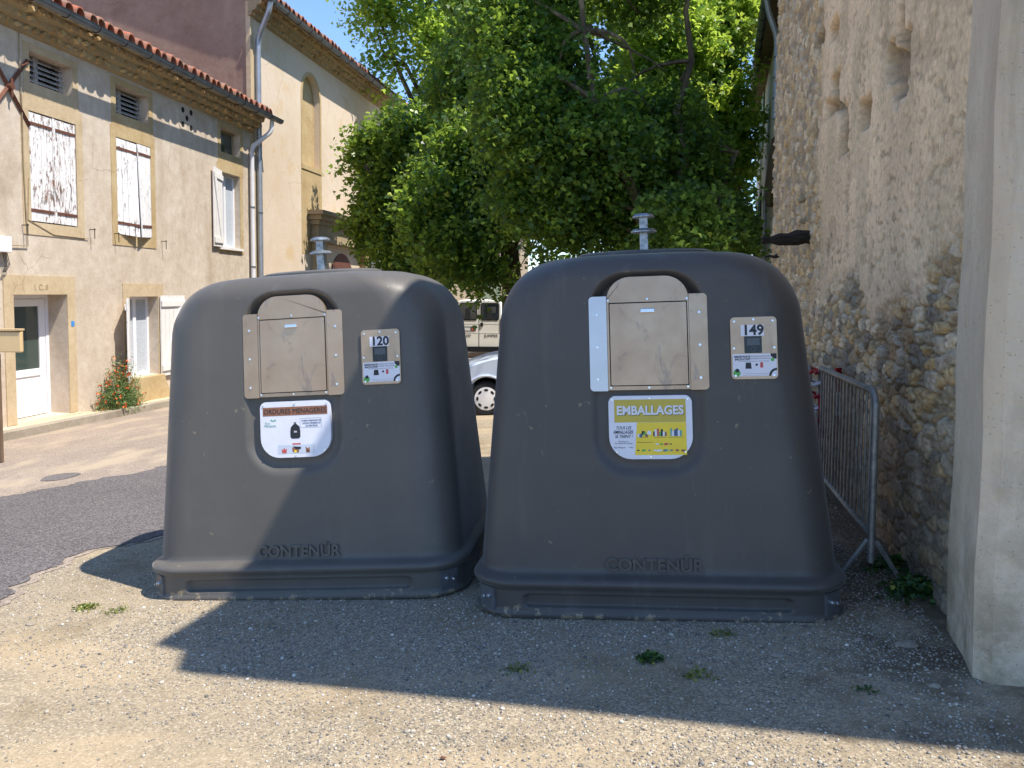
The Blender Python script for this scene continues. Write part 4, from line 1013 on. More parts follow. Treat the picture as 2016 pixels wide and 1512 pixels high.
        bag = [(-.022, .868), (-.030, .878), (-.030, .91), (-.026, .932), (-.012, .946), (-.004, .950), (-.012, .958), (-.002, .957), (.006, .961), (.003, .951), (.010, .946), (.024, .934), (.028, .91), (.028, .878), (.020, .868)]
        MB().flat(bag, mp, o1).build('bag_picture', m_print_black, sg)
        MB().text('EN', mp, 0, .906, .013, o2, .0003, .0004).build('bag_print', m_print_white, sg)
        mb = MB(); mb.flat(rrect(-.105, .786, .108, .834, .001, 1), mp, o1); mb.build('picture_strip', m_print_pale, sg)
        P1 = {m_print_red: [([(-.08, .79), (-.055, .79), (-.052, .815), (-.06, .808), (-.068, .82), (-.075, .806), (-.083, .815)], o2), (rrect(-.02, .835, .028, .843, .001, 1), o1)],
              m_print_brown: [([(-.02, .795), (.015, .79), (.02, .812), (-.022, .82)], o2), ([(.058, .79), (.08, .79), (.078, .822), (.068, .812), (.056, .824)], o2)],
              m_print_black: [([(.0, .81), (.028, .81), (.03, .822), (-.018, .826)], .0014), (disc(.068, .80, .005, 8), .0014)], m_print_yellow: [(disc(-.003, .798, .008, 8), .0016)]}
        pic(P1)
    else:
        MB().flat(rrect(sx0+.028, sz1-.13, sx1-.03, sz1-.018, .001, 1), mp, o1).build('header_band', m_print_olive, sg)
        MB().text('EMBALLAGES', mp, .002, sz1-.0775, .060, o1+.0003, .0004, .0020, sx=.93).build('lettering_shadow', m_print_dkol, sg)
        MB().text('EMBALLAGES', mp, -.001, sz1-.0735, .060, o2, .0004, .0018, sx=.93).build('lettering', m_print_white, sg)
        MB().flat([(-.078, .785), (sx1-.03, .785), (sx1-.03, sz1-.131), (-.065, sz1-.131)], mp, o1).build('yellow_field', m_print_yellow, sg)
        mb = MB(); cxl = -.132
        mb.text('TOUS LES', mp, cxl, .918, .022, o2, .0003, .0001, .25, .8); mb.text('EMBALLAGES', mp, cxl-.002, .897, .022, o2, .0003, .0003, .25, .74); mb.text('SE TRIENT !', mp, cxl, .876, .021, o2, .0003, .0001, .25, .8)
        mb.text('Bac jaune, tri', mp, cxl, .852, .009, o2, .0003); mb.text('Plus simple, plus pratique', mp, cxl, .843, .0085, o2, .0003)
        mb.text('Pays Mirepoix', mp, cxl-.02, .822, .010, o2, .0003); mb.text('CITEO', mp, cxl+.035, .822, .008, o2, .0003)
        for cx_, w_ in ((-.032, .04), (.045, .055), (.122, .075)): mb.flat(rrect(cx_-w_/2, .8705, cx_+w_/2, .872, .0001, 1), mp, o2)
        mb.flat(rrect(-.066, .846, .01, .848, .0001, 1), mp, o2)
        mb.build('lettering', m_print_black, sg)
        r_ = random.Random(4); it = {m_print_white: [], m_print_black: [], m_print_red: [], m_print_blue: [], m_print_brown: [], m_print_teal: [], m_print_green: []}; ms = list(it)
        for (cx_, cols, kind) in ((-.032, (0, 3, 1, 6, 4, 0), 0), (.045, (1, 0, 2, 6, 1, 0, 4), 1), (.122, (5, 0, 3, 3, 0, 5), 1)):
            for k, ci_ in enumerate(cols):
                x_ = cx_+(k-len(cols)/2+.5)*.0095+r_.uniform(-.002, .002)
                if kind: p = rrect(x_-.005, .876, x_+.005, .876+r_.uniform(.02, .042), .003, 2)
                else: z_ = .885+r_.uniform(-.006, .012); s_ = r_.uniform(.007, .012); p = [(x_-s_, z_-s_*.7), (x_+s_*.6, z_-s_), (x_+s_, z_+s_*.5), (x_-s_*.5, z_+s_)]
                it[ms[ci_]].append((p, o2+.0001*k))
        for k in range(17):
            x_ = -.062+.027*(k % 9) if k < 8 else .03+.022*(k-8) if k < 12 else -.055+.03*(k-9); z_ = .808 if k < 8 else .838 if k < 12 else .806
            if x_ > .16: continue
            ci_ = (1, 6, 3, 0, 0, 5, 4, 4, 0, 6, 2, 1, 0, 3, 5, 2, 4)[k]; s_ = r_.uniform(.004, .008); a_ = r_.uniform(-.5, .5)
            it[ms[ci_]].append(([(x_-s_*1.3, z_-s_*.6+a_*.004), (x_+s_*1.2, z_-s_*.7-a_*.004), (x_+s_*1.3, z_+s_*.6), (x_-s_, z_+s_*.8)], o2+.0001*k))
        pic({k: v for k, v in it.items() if v})
    # raised maker lettering
    MB().text('CONTENÚR', mp, 0, .252, .086, -.001, .015, .0022, sx=1.0).build('raised_lettering', m_plast, t)
    # corner plates with bolts
    for sx_ in (-1, 1):
        for sy_ in (-1, 1):
            q = PI/4; cx_, cy_ = sx_*(.898-.24+.242*math.cos(q)), sy_*(.718-.24+.242*math.sin(q)); tn_ = V((-sx_*math.sin(q), sy_*math.cos(q), 0)); nn = V((sx_*math.cos(q), sy_*math.sin(q), 0))
            pm = lambda a, z, off: M4 @ (V((cx_, cy_, z))+tn_*a+nn*off)
            pl_o = MB().prism(rrect(-.055, .025, .055, .135, .006), pm, -.03, .006).build('corner_plate', m_plast2, t)
            mb = MB()
            for a in (-.022, .022): mb.prism(disc(a, .085+a*.3, .012, 6), pm, .006, .016); mb.prism(disc(a, .085+a*.3, .006, 8), pm, .016, .026)
            mb.each('bolt', m_chrome, pl_o)
    return t
for nm, c_ in (('white', 'DADAE2'), ('black', '1d2026'), ('green', '58A84E'), ('red', 'C0504A'), ('brown', '8a5c44'), ('blue', '3E5A80'), ('teal', '5FA08F'), ('pale', 'BFC6D2'), ('yellow', 'E8CB38'), ('olive', 'BDAA44'), ('dkol', '77773a')):
    globals()['m_print_'+nm] = simple('print_'+nm, c_, .5, 0, .05, 12)
M = Mat('plate_plastic', .45); M.color(M.ramp(M.noise(30, 5), [(.3, '48494c'), (.7, '5d5f62')])); m_plast2 = M.m
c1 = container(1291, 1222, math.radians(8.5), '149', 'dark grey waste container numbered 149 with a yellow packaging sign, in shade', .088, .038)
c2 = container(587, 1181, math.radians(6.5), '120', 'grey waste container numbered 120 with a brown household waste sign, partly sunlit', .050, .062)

# ------------------------------------------------------------------ crowd barriers
def barrier(P0, P1, label, name='crowd_barrier', m=None):
    m = m or m_galvd; P0 = V(P0); P1 = V(P1); t = thing(name, P0, label, 'barrier', 'crowd barriers along the stone wall')
    d = (P1-P0); d.z = 0; L = d.length; d.normalize(); n = V((-d.y, d.x, 0)); H_ = 1.02; r = .1; z0, z1 = P0.z, P1.z
    def pt(a, h): return P0+d*a+V((0, 0, (z1-z0)*a/L+h))
    path = [pt(0, .12)]+[pt(0, H_-r)]+[pt(r-r*math.cos(q), H_-r+r*math.sin(q)) for q in [PI/2*k/6 for k in range(1, 7)]]+[pt(L-r+r*math.sin(q), H_-r+r*math.cos(q)) for q in [PI/2*k/6 for k in range(0, 7)]]+[pt(L, .12)]
    MB().tube(path, .019, 10).build('frame', m, t, True)
    MB().tube([pt(0, .26), pt(L, .26)], .016, 8).build('bottom_rail', m, t, True)
    mb = MB(); N = 17
    for k in range(1, N): mb.tube([pt(L*k/N, .26), pt(L*k/N, H_-.01)], .0075, 6)
    mb.each('bar', m, t, True)
    for a in (0, L):
        g = pt(a, 0); MB().tube([g+n*.17-V((0, 0, -.005)), g+n*.02+V((0, 0, .24)), g-n*.02+V((0, 0, .24)), g-n*.17+V((0, 0, .005))], .014, 6).build('foot', m, t, True)
    return t
b0 = G(1725, 1152); b0 = V((1.895, 4.20, zg(1.9, 4.2))); b1 = V((b0.x+.213*1.78, b0.y+1.78, 0)); b1.z = zg(b1.x, b1.y)
barrier(b0, b1, 'nearer galvanised crowd barrier standing between the container and the stone wall')
b2 = V((b1.x-.03, b1.y+.12, 0)); b2.z = zg(b2.x, b2.y); b3 = V((b2.x+.42, b2.y+1.75, 0)); b3.z = zg(b3.x, b3.y)
barrier(b2, b3, 'farther crowd barrier mostly hidden behind the container, tied with red and white tape')
# tape and red panel
t = thing('warning_tape', b1, 'red and white warning tape knotted round the meeting barrier posts', 'tape')
mb = MB(); mw = MB()
for k in range(5):
    z_ = b1.z+.62+.09*k; mm = mb if k % 2 == 0 else mw
    mm.tube([V((b1.x-.05, b1.y-.03, z_)), V((b1.x+.02, b1.y-.04, z_+.03)), V((b1.x+.04, b1.y+.03, z_)), V((b2.x+.03, b2.y+.04, z_+.02)), V((b2.x-.04, b2.y, z_-.03)), V((b1.x-.06, b1.y-.02, z_+.01))], .014, 5)
mb.tube([V((b1.x-.01, b1.y-.05, b1.z+.8)), V((b1.x-.0, b1.y-.06, b1.z+.66)), V((b1.x+.01, b1.y-.05, b1.z+.5))], .02, 5)
mw.tube([V((b1.x-.05, b1.y-.05, b1.z+.7)), V((b1.x-.04, b1.y-.06, b1.z+.5)), V((b1.x-.02, b1.y-.05, b1.z+.38))], .02, 5)
mb.build('red_tape', m_red, t); mw.build('white_tape', m_whitepl, t)
p = AT(1651, 775, 6.35); t = thing('red_panel', (p.x, p.y, zg(p.x, p.y)), 'red and white striped panel behind the nearer barrier', 'panel')
mb = MB(); mw = MB()
for k, z_ in enumerate((p.z+.11, p.z-.08, p.z-.27)): (mb if k != 1 else mw).box((p.x, p.y, z_), (.075, .02, .185), Matrix.Rotation(.3, 3, 'Z'))
mb.each('red_stripe', m_red, t); mw.build('white_stripe', m_whitepl, t)
MB().tube([V((p.x, p.y+.02, p.z+.1)), V((p.x, p.y+.02, zg(p.x, p.y)))], .012, 6).build('post', m_dkiron, t)

# ------------------------------------------------------------------ vehicles
m_vanpaint = simple('white_van_paint', 'E2E1DA', .35, 0, .03, 3)
m_carpaint = simple('silver_white_car_paint', 'C4CCD6', .25, .1, .02, 3)
m_carglass = Mat('car_glass', .05, spec=.9).color('20282c').m
m_seat = simple('seat_fabric', '23262a', .9)
def wheel(c, r, wd, t, ax=V((0, 1, 0)), rimm=m_whitepl, face=-1, slots=8):
    A = ax.normalized(); rot = V((0, 0, 1)).rotation_difference(A).to_matrix()
    mb = MB(); mb.lathe([(r*.68, -wd/2), (r*.93, -wd/2), (r, -wd*.35), (r, wd*.35), (r*.93, wd/2), (r*.68, wd/2)], c, 28, rot); w_ = mb.build('wheel', m_rubber, t, True)
    mb = MB(); f = face*wd/2; mb.lathe([(r*.70, f*.6), (r*.70, f*1.02), (r*.62, f*1.05), (r*.3, f*1.12), (.01, f*1.14)], c, 28, rot); mb.build('rim', rimm, w_, True)
    mb = MB()
    for k in range(slots):
        a = 2*PI*k/slots; cc = V(c)+rot @ V((r*.52*math.cos(a), r*.52*math.sin(a), f*1.085)); tn_ = rot @ V((-math.sin(a), math.cos(a), 0)); rd = rot @ V((math.cos(a), math.sin(a), 0))
        mb.add([cc+tn_*r*.13*math.cos(q)+rd*r*.075*math.sin(q)+rot @ V((0, 0, f*.03)) for q in [2*PI*j/12 for j in range(12)]], [tuple(range(12))])
    mb.each('rim_slot', m_dark, w_)
# white small car, side on, nose to the left
wc = G(957, 818); cy = wc.y; xr = .30
Wc = AT(957, 789, cy); r_ = .255
gz = zg(Wc.x, cy)-.0
car = thing('parked_car', (Wc.x+1.2, cy+.75, gz), 'pale silver white car nose to the left, seen between the two containers', 'car')
X0 = Wc.x
prof = [(-.66, .30), (-.70, .45), (-.62, .58), (-.35, .74), (.0, .86), (.45, .95), (.75, 1.0), (1.3, 1.38), (1.6, 1.45), (2.3, 1.44), (2.75, 1.25), (3.05, .95), (3.12, .55), (3.05, .30)]
def arch(cx, r, n=12): return [(cx+r*math.cos(a), .26+r*math.sin(a)) for a in [PI*k/n for k in range(n+1)]]
bot = [(2.95, .26)]+arch(2.4, .34)+arch(0, .34)+[(-.6, .26)]
pl2 = prof+bot
def ins(p, k):                       # shrink towards a point for the rounded shoulder
    return [(1.2+(x-1.2)*(1-k*.03), .5+(z-.5)*(1-k*.07) if z > .5 else z) for x, z in p]
layers = [(-.80, 1), (-.75, .35), (-.62, 0), (.62, 0), (.75, .35), (.80, 1)]
n = len(pl2); mb = MB(); vs = []
for y, k in layers: vs += [V((X0+x, cy+.80+y, gz+z)) for x, z in ins(pl2, k)]
mb.add(vs, [(j*n+i, j*n+(i+1) % n, (j+1)*n+(i+1) % n, (j+1)*n+i) for j in range(len(layers)-1) for i in range(n)]+[tuple(range(n)), tuple(range((len(layers)-1)*n, len(layers)*n))])
mb.build('body', m_carpaint, car, True)
mb = MB()
for cx_ in (0, 2.4): mb.tube([V((X0+cx_+.35*math.cos(a), cy-.005, gz+.26+.35*math.sin(a))) for a in [PI*k/16 for k in range(17)]], .022, 6)
mb.each('wheel_arch', m_carpaint, car, True)
mb = MB(); mb.add([V((X0+x, cy-.003, gz+z)) for x, z in ((.95, .98), (1.38, 1.30), (1.75, 1.35), (1.75, .98))], [(0, 1, 2, 3)]); mb.add([V((X0+x, cy-.003, gz+z)) for x, z in ((1.8, .98), (1.8, 1.35), (2.3, 1.33), (2.7, .98))], [(0, 1, 2, 3)])
mb.each('side_window', m_carglass, car)
mb = MB(); mb.box((X0-.62, cy+.25, gz+.55), (.12, .3, .12)); mb.build('headlight', m_chrome, car, bev=.03)
for cx_ in (0, 2.4):
    for yy in (.09, 1.5): wheel((X0+cx_, cy+yy, gz+r_), r_, .17, car, face=-1 if yy < 1 else 1, rimm=m_sh_new)
# van, rear towards us
vy = 30.0; vl = AT(898, 690, vy); vr = AT(987, 690, vy); vx = (vl.x+vr.x)/2; vw = (vr.x-vl.x); vz1 = AT(943, 591, vy).z; vgz = zg(vx, vy); vz0 = AT(943, 682, vy).z
van = thing('white_van', (vx, vy+2.3, vgz), 'old white van seen from behind with two rear door windows', 'van')
def vloop(y, k, tz): 
    hw = vw/2*(1-k*.03)
    o = rrect(vx-hw, vz0, vx+hw, vz1-tz, (.04, .04, .16, .16), 5); o = [(x+(vx-x)*.06*max(0, (z-(vz0+1.1))/1.0) if True else x, z) for x, z in o]
    return [V((x, y, z)) for x, z in o]
st = [(vy, .6, .03), (vy+.05, 0, 0), (vy+3.6, 0, 0), (vy+4.3, .5, .75), (vy+4.9, 1, .95)]
L_ = [vloop(*s_) for s_ in st]; m = len(L_[0]); mb = MB(); mb.add([p for l in L_ for p in l], [(j*m+i, j*m+(i+1) % m, (j+1)*m+(i+1) % m, (j+1)*m+i) for j in range(len(L_)-1) for i in range(m)]+[tuple(range(m)), tuple(range((len(L_)-1)*m, len(L_)*m))])
mb.build('body', m_vanpaint, van, True)
VP = lambda x, z, off: V((x, vy-off, z))
def vz(py): return AT(943, py, vy).z
def vxp(px): return AT(px, 640, vy).x
for x0, x1 in ((906, 938), (948, 981)):
    dl = vz(597); dt = vz(630); MB().prism(rrect(vxp(x0)-.03, vz(631), vxp(x1)+.03, vz(596), .09), VP, .0, .012).build('window_seal', m_rubber, van)
    wn = MB().prism(rrect(vxp(x0), vz(629), vxp(x1), vz(598), .07), VP, .0125, .02).build('window', m_carglass, van)
    MB().prism(rrect(vxp(x0)+.25, vz(616), vxp(x1)-.08, vz(604), .03), VP, .0205, .022).build('light_seen_through', m_screen, wn)
    MB().prism(rrect(vxp((x0+x1)/2-6), vz(628), vxp((x0+x1)/2+4), vz(607), .05), VP, .0225, .024).build('headrest', m_seat, wn)
MB().prism(rrect(vxp(943)-.012, vz(682), vxp(943)+.012, vz(593), .001), VP, .0, .004).build('door_seam', m_dark, van)
for y_ in (637, 655): MB().prism(rrect(vxp(899), vz(y_)-.012, vxp(986), vz(y_)+.012, .001), VP, .0005, .006).build('body_rib', m_vanpaint, van)
MB().prism(rrect(vxp(944)+.03, vz(643), vxp(950)+.02, vz(635), .03), VP, .006, .03).build('door_lock', m_rubber, van)
MB().prism(rrect(vxp(912), vz(652), vxp(937), vz(643), .02), VP, .006, .012).build('plate_recess', m_screen, van)
MB().prism(rrect(vxp(914), vz(651), vxp(926), vz(645), .01), VP, .0125, .016).build('number_plate', m_whitepl, van)
MB().prism(disc(vxp(932), vz(648), .07), VP, .0125, .016).build('sticker', m_print_red, van)
MB().text('JUMPER', VP, vxp(967), vz(661), .15, .006, .004, .0).build('lettering', m_screen, van)
MB().text('2.5D', VP, vxp(920), vz(661), .14, .006, .004, .0).build('lettering', m_black, van)
MB().box((vx, vy-.05, vz0-.1), (vw*.96, .16, .2)).build('bumper', m_black, van, bev=.03)
MB().box((vxp(986), vy-.0, vz(640)), (.07, .05, .45)).build('tail_light', m_iron, van, bev=.01)
MB().box((vxp(899), vy-.0, vz(640)), (.07, .05, .45)).build('tail_light', m_iron, van, bev=.01)
for sx_ in (-1, 1):
    for yy in (.9, 3.9): wheel((vx+sx_*(vw/2-.12), vy+yy, vgz+.32), .32, .2, van, V((1, 0, 0)), face=sx_)

# ------------------------------------------------------------------ trees
def tube_path(p0, p1, bend, n=7):
    p0, p1 = V(p0), V(p1); out = []
    for i in range(n): f = i/(n-1); out.append(p0.lerp(p1, f)+V(bend)*math.sin(PI*f)+V((R0.uniform(-.04, .04), R0.uniform(-.04, .04), 0)))
    return out
def tree(base, limbs, blobs, nclu, per, size, label, m, seed, gap=.42, spread=.42):
    t = thing('plane_tree', base, label, 'tree', 'plane trees behind the containers')
    mb = MB()
    for path, r0, r1 in limbs: mb.tube(path, [r0+(r1-r0)*i/(len(path)-1) for i in range(len(path))], 10)
    # secondary branches to blobs
    tips = [p for path, _, _ in limbs for p in path[len(path)//2:]]
    for c_, r_ in blobs:
        for k in range(4):
            s_ = min(tips, key=lambda q: (q-c_).length+R0.uniform(0, 1)); e_ = c_+V((R0.gauss(0, .45)*r_[0], R0.gauss(0, .45)*r_[1], R0.gauss(0, .45)*r_[2]))
            P = tube_path(s_, e_, (R0.uniform(-.3, .3), R0.uniform(-.3, .3), R0.uniform(-.1, .4))); mb.tube(P, [.05-.04*i/(len(P)-1) for i in range(len(P))], 5)
    mb.build('trunk', m_bark, t, True)
    vol = np.array([r_[0]*r_[1]*r_[2] for _, r_ in blobs])**.8; vol /= vol.sum(); cen = []
    rg = np.random.default_rng(seed)
    while len(cen) < nclu:
        k = rg.choice(len(blobs), 400, p=vol); q = rg.normal(size=(400, 3)); q /= np.linalg.norm(q, axis=1)[:, None]
        rr = (.35+.68*rg.random(400)**.55)[:, None]; C_ = np.array([list(b[0]) for b in blobs]); Rr = np.array([list(b[1]) for b in blobs])
        P = C_[k]+q*rr*Rr[k]
        f = fbm(P[:, 0]*.7+P[:, 1]*.41, P[:, 2]*.7-P[:, 1]*.37, 3, seed); P = P[f > gap-.05*rg.random(400)]
        cen += list(P)
    cen = np.array(cen[:nclu]); ctr = np.array([list(b[0]) for b in blobs]).mean(0)
    ax = cen-ctr; ax /= np.linalg.norm(ax, axis=1)[:, None]+1e-6; ax = ax*.9+rg.normal(size=(nclu, 3))*.75; ax[:, 2] -= .15; ax /= np.linalg.norm(ax, axis=1)[:, None]
    tt_ = rg.random((nclu, per, 1)); ln = spread*(.8+1.1*rg.random((nclu, 1, 1)))
    off = ax[:, None, :]*tt_*ln*1.5+rg.normal(size=(nclu, per, 3))*spread*.34*(1.15-.7*tt_)
    off[..., 2] -= .22*tt_[..., 0]**2*ln[..., 0]
    pts = (cen[:, None, :]+off).reshape(-1, 3)
    rn = np.clip(.35*np.repeat(rg.random(nclu), per)+.65*rg.random(nclu*per), 0, 1)
    leaves('crown', pts, size, m, t, .35, rn=rn)
    return t
def blob(px, py, Y, rx, rz, ry=None): 
    s_ = Y/FPX; return (AT(px, py, Y), V((rx*s_, (ry or (rx+rz)/2)*s_, rz*s_)))
# main tree behind the right container
Y = 14.5; B_ = AT(1300, 700, Y); B_.z = zg(B_.x, Y)
main = [B_, AT(1296, 560, Y), AT(1288, 480, Y), AT(1262, 420, Y)]
l1 = [AT(1262, 420, Y), AT(1245, 370, Y-.2), AT(1215, 320, Y-.4), AT(1190, 285, Y-.5), AT(1170, 200, Y-.3), AT(1150, 60, Y), AT(1130, -150, Y)]
l2 = [AT(1288, 480, Y), AT(1322, 400, Y+.6), AT(1350, 310, Y+.9), AT(1332, 220, Y+1), AT(1362, 120, Y+1), AT(1350, 20, Y+1), AT(1372, -90, Y+1), AT(1368, -220, Y+1)]
l3 = [AT(1290, 500, Y), AT(1400, 430, Y+.9), AT(1450, 300, Y+1.5)]
tree(B_, [(main, .24, .14), (l1, .10, .04), (l2, .10, .03), (l3, .08, .03)],
     [blob(1100, 300, 15, 110, 100), blob(1205, 140, 15.5, 110, 110), blob(1290, 395, 16, 110, 50), blob(1385, 425, 16.5, 70, 45), blob(1110, 390, 15.5, 110, 45, 100), blob(1180, -60, 16, 150, 110), blob(1080, 60, 16, 120, 120), blob(1215, 270, 14.6, 80, 60), blob(1060, 190, 15, 70, 60), blob(1340, 405, 13.7, 42, 40), blob(1300, 455, 14.3, 35, 18), blob(1420, 440, 14.5, 30, 20), blob(1330, 450, 16, 70, 22), blob(1410, 455, 16.8, 45, 22), blob(1240, 290, 16.2, 130, 110), blob(1290, 470, 17, 60, 18), (V((5.9, 13, 10.4)), V((2.4, 2, 1.3))), (V((3.3, 12.6, 9.6)), V((2.2, 2, 1.2)))],  # final pair of blobs: unseen foliage added overhead to shade the lower crown
     10500, 26, .10, 'largest plane tree, its forked pale limb showing above the right container', m_leaf, 3, gap=.49)
# middle tree
Y = 20; B_ = AT(1010, 700, Y); B_.z = zg(B_.x, Y)
tree(B_, [([B_, AT(1008, 560, Y), AT(1000, 450, Y), AT(990, 300, Y), AT(980, 100, Y), AT(975, -100, Y)], .3, .08), ([AT(1000, 450, Y), AT(930, 330, Y), AT(900, 200, Y)], .14, .05), ([AT(1000, 450, Y), AT(1070, 330, Y), AT(1100, 150, Y)], .14, .05)],
     [blob(960, 430, 19, 95, 60), blob(1000, 330, 20, 130, 100), blob(970, 190, 21, 90, 95), blob(1060, 485, 19, 55, 30), blob(1005, 500, 19, 45, 25), blob(1080, 520, 20, 40, 20), blob(1000, 522, 19, 40, 16), blob(935, 498, 18.5, 45, 10), blob(970, 500, 20, 60, 25), blob(930, 448, 18.5, 55, 18), blob(890, 400, 19, 60, 60), blob(1030, 0, 21, 120, 110), blob(1120, -250, 20, 110, 110)],  # last blob: out-of-view canopy added to shade the leaves below
     5600, 26, .12, 'middle plane tree with low branches hanging above the white van', m_leaf, 5, gap=.46)
# left tree reaching the church wall
Y = 24.5; B_ = AT(840, 700, Y); B_.z = zg(B_.x, Y)
tree(B_, [([B_, AT(845, 560, Y), AT(840, 400, Y), AT(835, 280, Y)], .25, .08), ([AT(842, 480, Y), AT(780, 400, Y-.5), AT(720, 330, Y-1)], .1, .03), ([AT(842, 450, Y), AT(760, 440, Y-.5), AT(700, 430, Y-1)], .08, .03)],
     [blob(800, 290, 23.8, 55, 45), blob(785, 400, 23.8, 50, 45), blob(840, 310, 24.2, 60, 60), blob(840, 430, 23.8, 60, 50), blob(810, 480, 23.5, 60, 30), blob(870, 480, 23.5, 50, 20), blob(735, 430, 24.2, 22, 30), blob(740, 320, 24.2, 25, 40)],
     2600, 26, .14, 'bushy left plane tree spreading in front of the church wall', m_leaf, 8, gap=.36)
# tall airy tree behind the church eaves
Y = 29; B_ = AT(850, 690, Y); B_.z = zg(B_.x, Y)
tree(B_, [([B_, AT(852, 500, Y), AT(858, 300, Y), AT(850, 150, Y), AT(840, -60, Y), AT(835, -200, Y)], .3, .08), ([AT(858, 300, Y), AT(790, 150, Y), AT(740, 20, Y)], .12, .04), ([AT(858, 250, Y), AT(800, 130, Y), AT(760, 110, Y)], .1, .03), ([AT(858, 260, Y), AT(900, 100, Y), AT(930, -50, Y)], .14, .04), ([AT(855, 200, Y), AT(880, 60, Y), AT(872, -100, Y)], .1, .03)],
     [blob(760, 115, 29, 28, 22), blob(770, 30, 29, 45, 30), blob(850, 70, 29, 50, 50), blob(845, 180, 29, 30, 25), blob(890, 150, 29, 45, 50), blob(830, -80, 29, 90, 60)],
     1000, 20, .155, 'tall airy plane tree showing blue sky above the church eaves', m_leaf2, 13, gap=.53, spread=.6)
# bright tree at the right
Y = 23; B_ = AT(1440, 690, Y); B_.z = zg(B_.x, Y)
tree(B_, [([B_, AT(1440, 560, Y), AT(1430, 300, Y), AT(1425, 0, Y), AT(1420, -200, Y)], .3, .08), ([AT(1430, 350, Y), AT(1350, 200, Y), AT(1300, 0, Y)], .12, .04)],
     [blob(1400, 60, 23, 75, 120), blob(1395, 250, 23, 70, 100), blob(1330, 130, 22, 80, 120), blob(1300, 300, 23, 80, 90), blob(1340, 470, 24, 110, 28), blob(1375, 420, 23, 65, 65), blob(1390, 510, 22, 60, 25), blob(1250, 515, 22, 50, 28), blob(1330, 520, 22, 80, 30), blob(1350, -100, 23, 120, 110), blob(1290, 200, 24, 90, 180), blob(1448, 440, 27, 22, 60), blob(1445, 330, 27, 20, 60), blob(1450, 520, 27, 22, 30)],
     5600, 24, .14, 'sunny yellow green plane tree beside the pale house on the right', m_leaf2, 17, gap=.46)

# ------------------------------------------------------------------ weeds, stones, gravel
def weed(px, py, rad, h, n, size, m, label, name='weed', up=.5):
    c_ = G(px, py); t = thing(name, c_, label, 'weed', 'small weeds in the gravel')
    q = rng.normal(size=(n, 3))*np.array([rad, rad*.8, 0])*.5; q[:, 2] = rng.random(n)*h*np.exp(-(q[:, 0]**2+q[:, 1]**2)/rad**2)+.004
    pts = np.array(c_)+q; pts[:, 2] = [zg(a, b) for a, b in pts[:, :2]]+q[:, 2]; leaves('foliage', pts, size, m, t, up)
weed(1281, 1300, .055, .035, 150, .020, m_weed, 'dark green rosette weed in the shaded gravel in front of the right container')
weed(1425, 1250, .06, .02, 70, .014, m_grass, 'olive green tuft in the gravel just in front of the right container')
weed(1378, 1332, .06, .03, 60, .016, m_grass, 'thin sparse tuft right of and below the dark rosette weed')
weed(168, 1198, .07, .02, 160, .014, m_grass, 'bright green patch of small weeds at the sunny left')
weed(228, 1204, .07, .015, 90, .012, m_grass, 'smaller green weed patch just right of the bright one at the left')
weed(1700, 1362, .045, .02, 40, .014, m_weed, 'faint dark weed between shaded gravel and the pillar')
weed(1020, 1320, .06, .02, 60, .014, m_grass, 'dry olive tuft in shaded gravel below the gap between containers')
weed(1808, 1168, .16, .09, 420, .032, m_weed, 'low dark leafy plants at the foot of the stone wall by the pillar')
weed(1750, 1118, .12, .07, 160, .03, m_weed, 'dark leafy growth at the foot of the stone wall behind the barrier foot')
def rock(px, py, s, m, label, name='stone', seed=1, flat_=.5):
    c_ = G(px, py); r = random.Random(seed); mb = MB(); mb.lathe([(.25, -.3), (.8, -.2), (1, .1), (.75, .45), (.3, .6)], (0, 0, 0), 9)
    mb.v = [V((c_.x+p.x*s*r.uniform(.7, 1.15), c_.y+p.y*s*.7*r.uniform(.7, 1.15), c_.z+p.z*s*flat_*r.uniform(.8, 1.2)+s*.1)) for p in mb.v]
    tag(mb.build(name, m, bev=s*.06), label, 'stone', 'loose stones on the gravel')
m_rock = plaster('loose_stone', '7d7468', '91887a', 'a69c8c', sc=8)
rock(1785, 1272, .055, m_rock, 'largest flat pale stone on the gravel near the stone wall', seed=2)
rock(1530, 1292, .032, m_rock, 'grey pebble in the shade right of the dark weed', seed=3)
rock(60, 1230, .03, m_rock, 'pale stone on the sunny sand at the far left', seed=4)
rock(566, 1322, .013, m_rock, 'small white stone inside the shadow of the building', seed=5)
rock(618, 1440, .02, m_rock, 'reddish pale pebble on the sunny gravel in the foreground', seed=6)
rock(428, 1345, .016, m_rock, 'pinkish pebble just below the shadow tip', seed=7)
rock(1840, 1352, .03, m_rock, 'pale flat pebble in the shade in front of the pillar', seed=8)
mb = MB(); c_ = G(872, 1496); mb.add([c_+V((x*.014, y*.008, .005+z*.004)) for x, y, z in ((-1, 0, 0), (-.3, 1, 1), (.6, .7, 0), (1, 0, 1), (.4, -.8, .5), (-.5, -.7, 1))], [(0, 1, 2, 3, 4, 5)])
tag(mb.build('dry_leaf', m_iron), 'small rust brown dry leaf on the sunny gravel in the foreground', 'leaf')
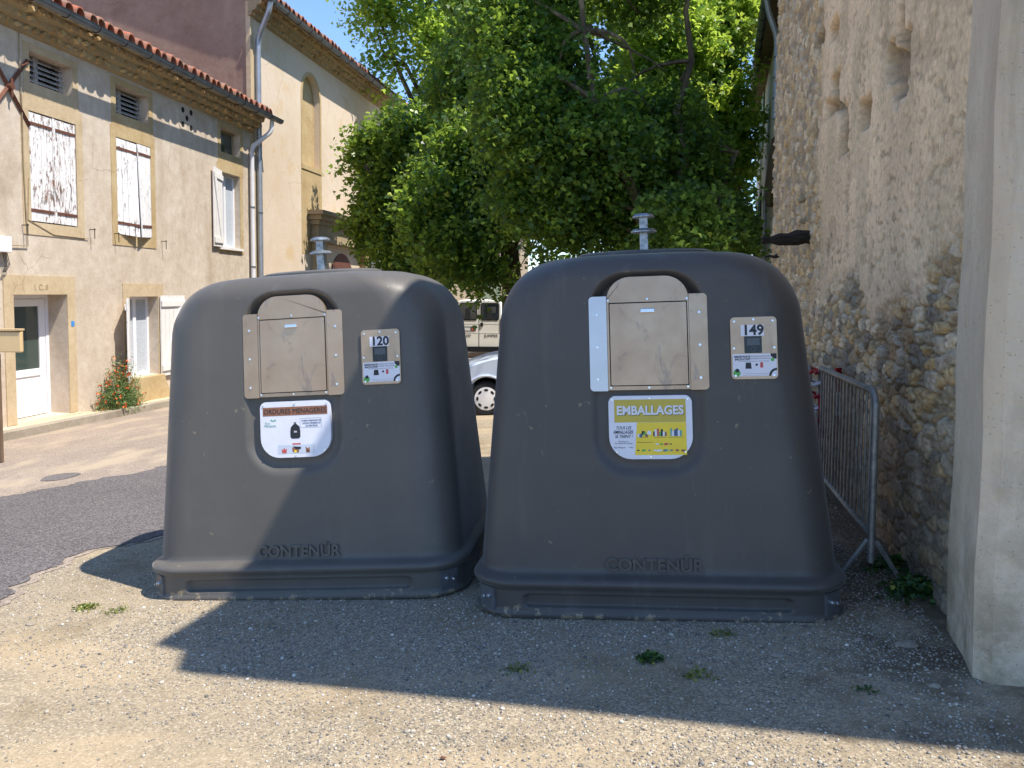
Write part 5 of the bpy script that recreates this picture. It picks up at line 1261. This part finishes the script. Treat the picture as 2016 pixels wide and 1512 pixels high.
# pebbles: real stones strewn over the gravel
a = (1+5**.5)/2; ico = np.array([(-1, a, 0), (1, a, 0), (-1, -a, 0), (1, -a, 0), (0, -1, a), (0, 1, a), (0, -1, -a), (0, 1, -a), (a, 0, -1), (a, 0, 1), (-a, 0, -1), (-a, 0, 1)])/1.9
icf = np.array([(0, 11, 5), (0, 5, 1), (0, 1, 7), (0, 7, 10), (0, 10, 11), (1, 5, 9), (5, 11, 4), (11, 10, 2), (10, 7, 6), (7, 1, 8), (3, 9, 4), (3, 4, 2), (3, 2, 6), (3, 6, 8), (3, 8, 9), (4, 9, 5), (2, 4, 11), (6, 2, 10), (8, 6, 7), (9, 8, 1)])
N = 130000; Yp = 2.35+(6.2-2.35)*rng.random(N)**1.35; Xp = (rng.random(N)*1.36-.68)*Yp*1.0
f = fbm(Xp*1.3, Yp*1.3, 4, 7); dens = sst(.38, .6, f)
road_x = np.interp(Yp, [p.y for p in r0[:6]], [p.x for p in r0[:6]])
shade = sst(3.0, 3.6, Yp+.3*(f-.5))*.45*sst(-2.1, -1.3, Xp+.5*(f-.5))+sst(.2, 1.2, Xp)*.1
keep = (rng.random(N) < .05+.35*dens+1.25*shade) & (Xp > road_x-.4*rng.random(N)**3) & (Xp < 1.22+.2*Yp)
Xp, Yp = Xp[keep], Yp[keep]; N = len(Xp)
sz = .0024+.0042*rng.random(N)**2.2+(rng.random(N) < .012)*.006
sh = ico[None]*(1+.35*(rng.random((N, 12, 1))-.5))*sz[:, None, None]*np.array([1, .85, .6])
ang = rng.random(N)*6.28; ca, sa = np.cos(ang), np.sin(ang)
vx_ = sh[..., 0]*ca[:, None]-sh[..., 1]*sa[:, None]+Xp[:, None]; vy_ = sh[..., 0]*sa[:, None]+sh[..., 1]*ca[:, None]+Yp[:, None]
vz_ = sh[..., 2]+(.05*Xp-.028*Yp+sz*.25)[:, None]
pc_ = np.array([(.30, .27, .23), (.40, .36, .29), (.21, .195, .175), (.50, .46, .38), (.36, .30, .22), (.13, .12, .115), (.66, .63, .57)])
cc = np.repeat(pc_[rng.choice(7, N, p=[.24, .2, .18, .12, .14, .08, .04])], 12, 0)
np_mesh('gravel', np.stack([vx_, vy_, vz_], -1).reshape(-1, 3), (icf[None]+12*np.arange(N)[:, None, None]).reshape(-1, 3), None, m_pebble, False, col=cc)['kind'] = 'stuff'
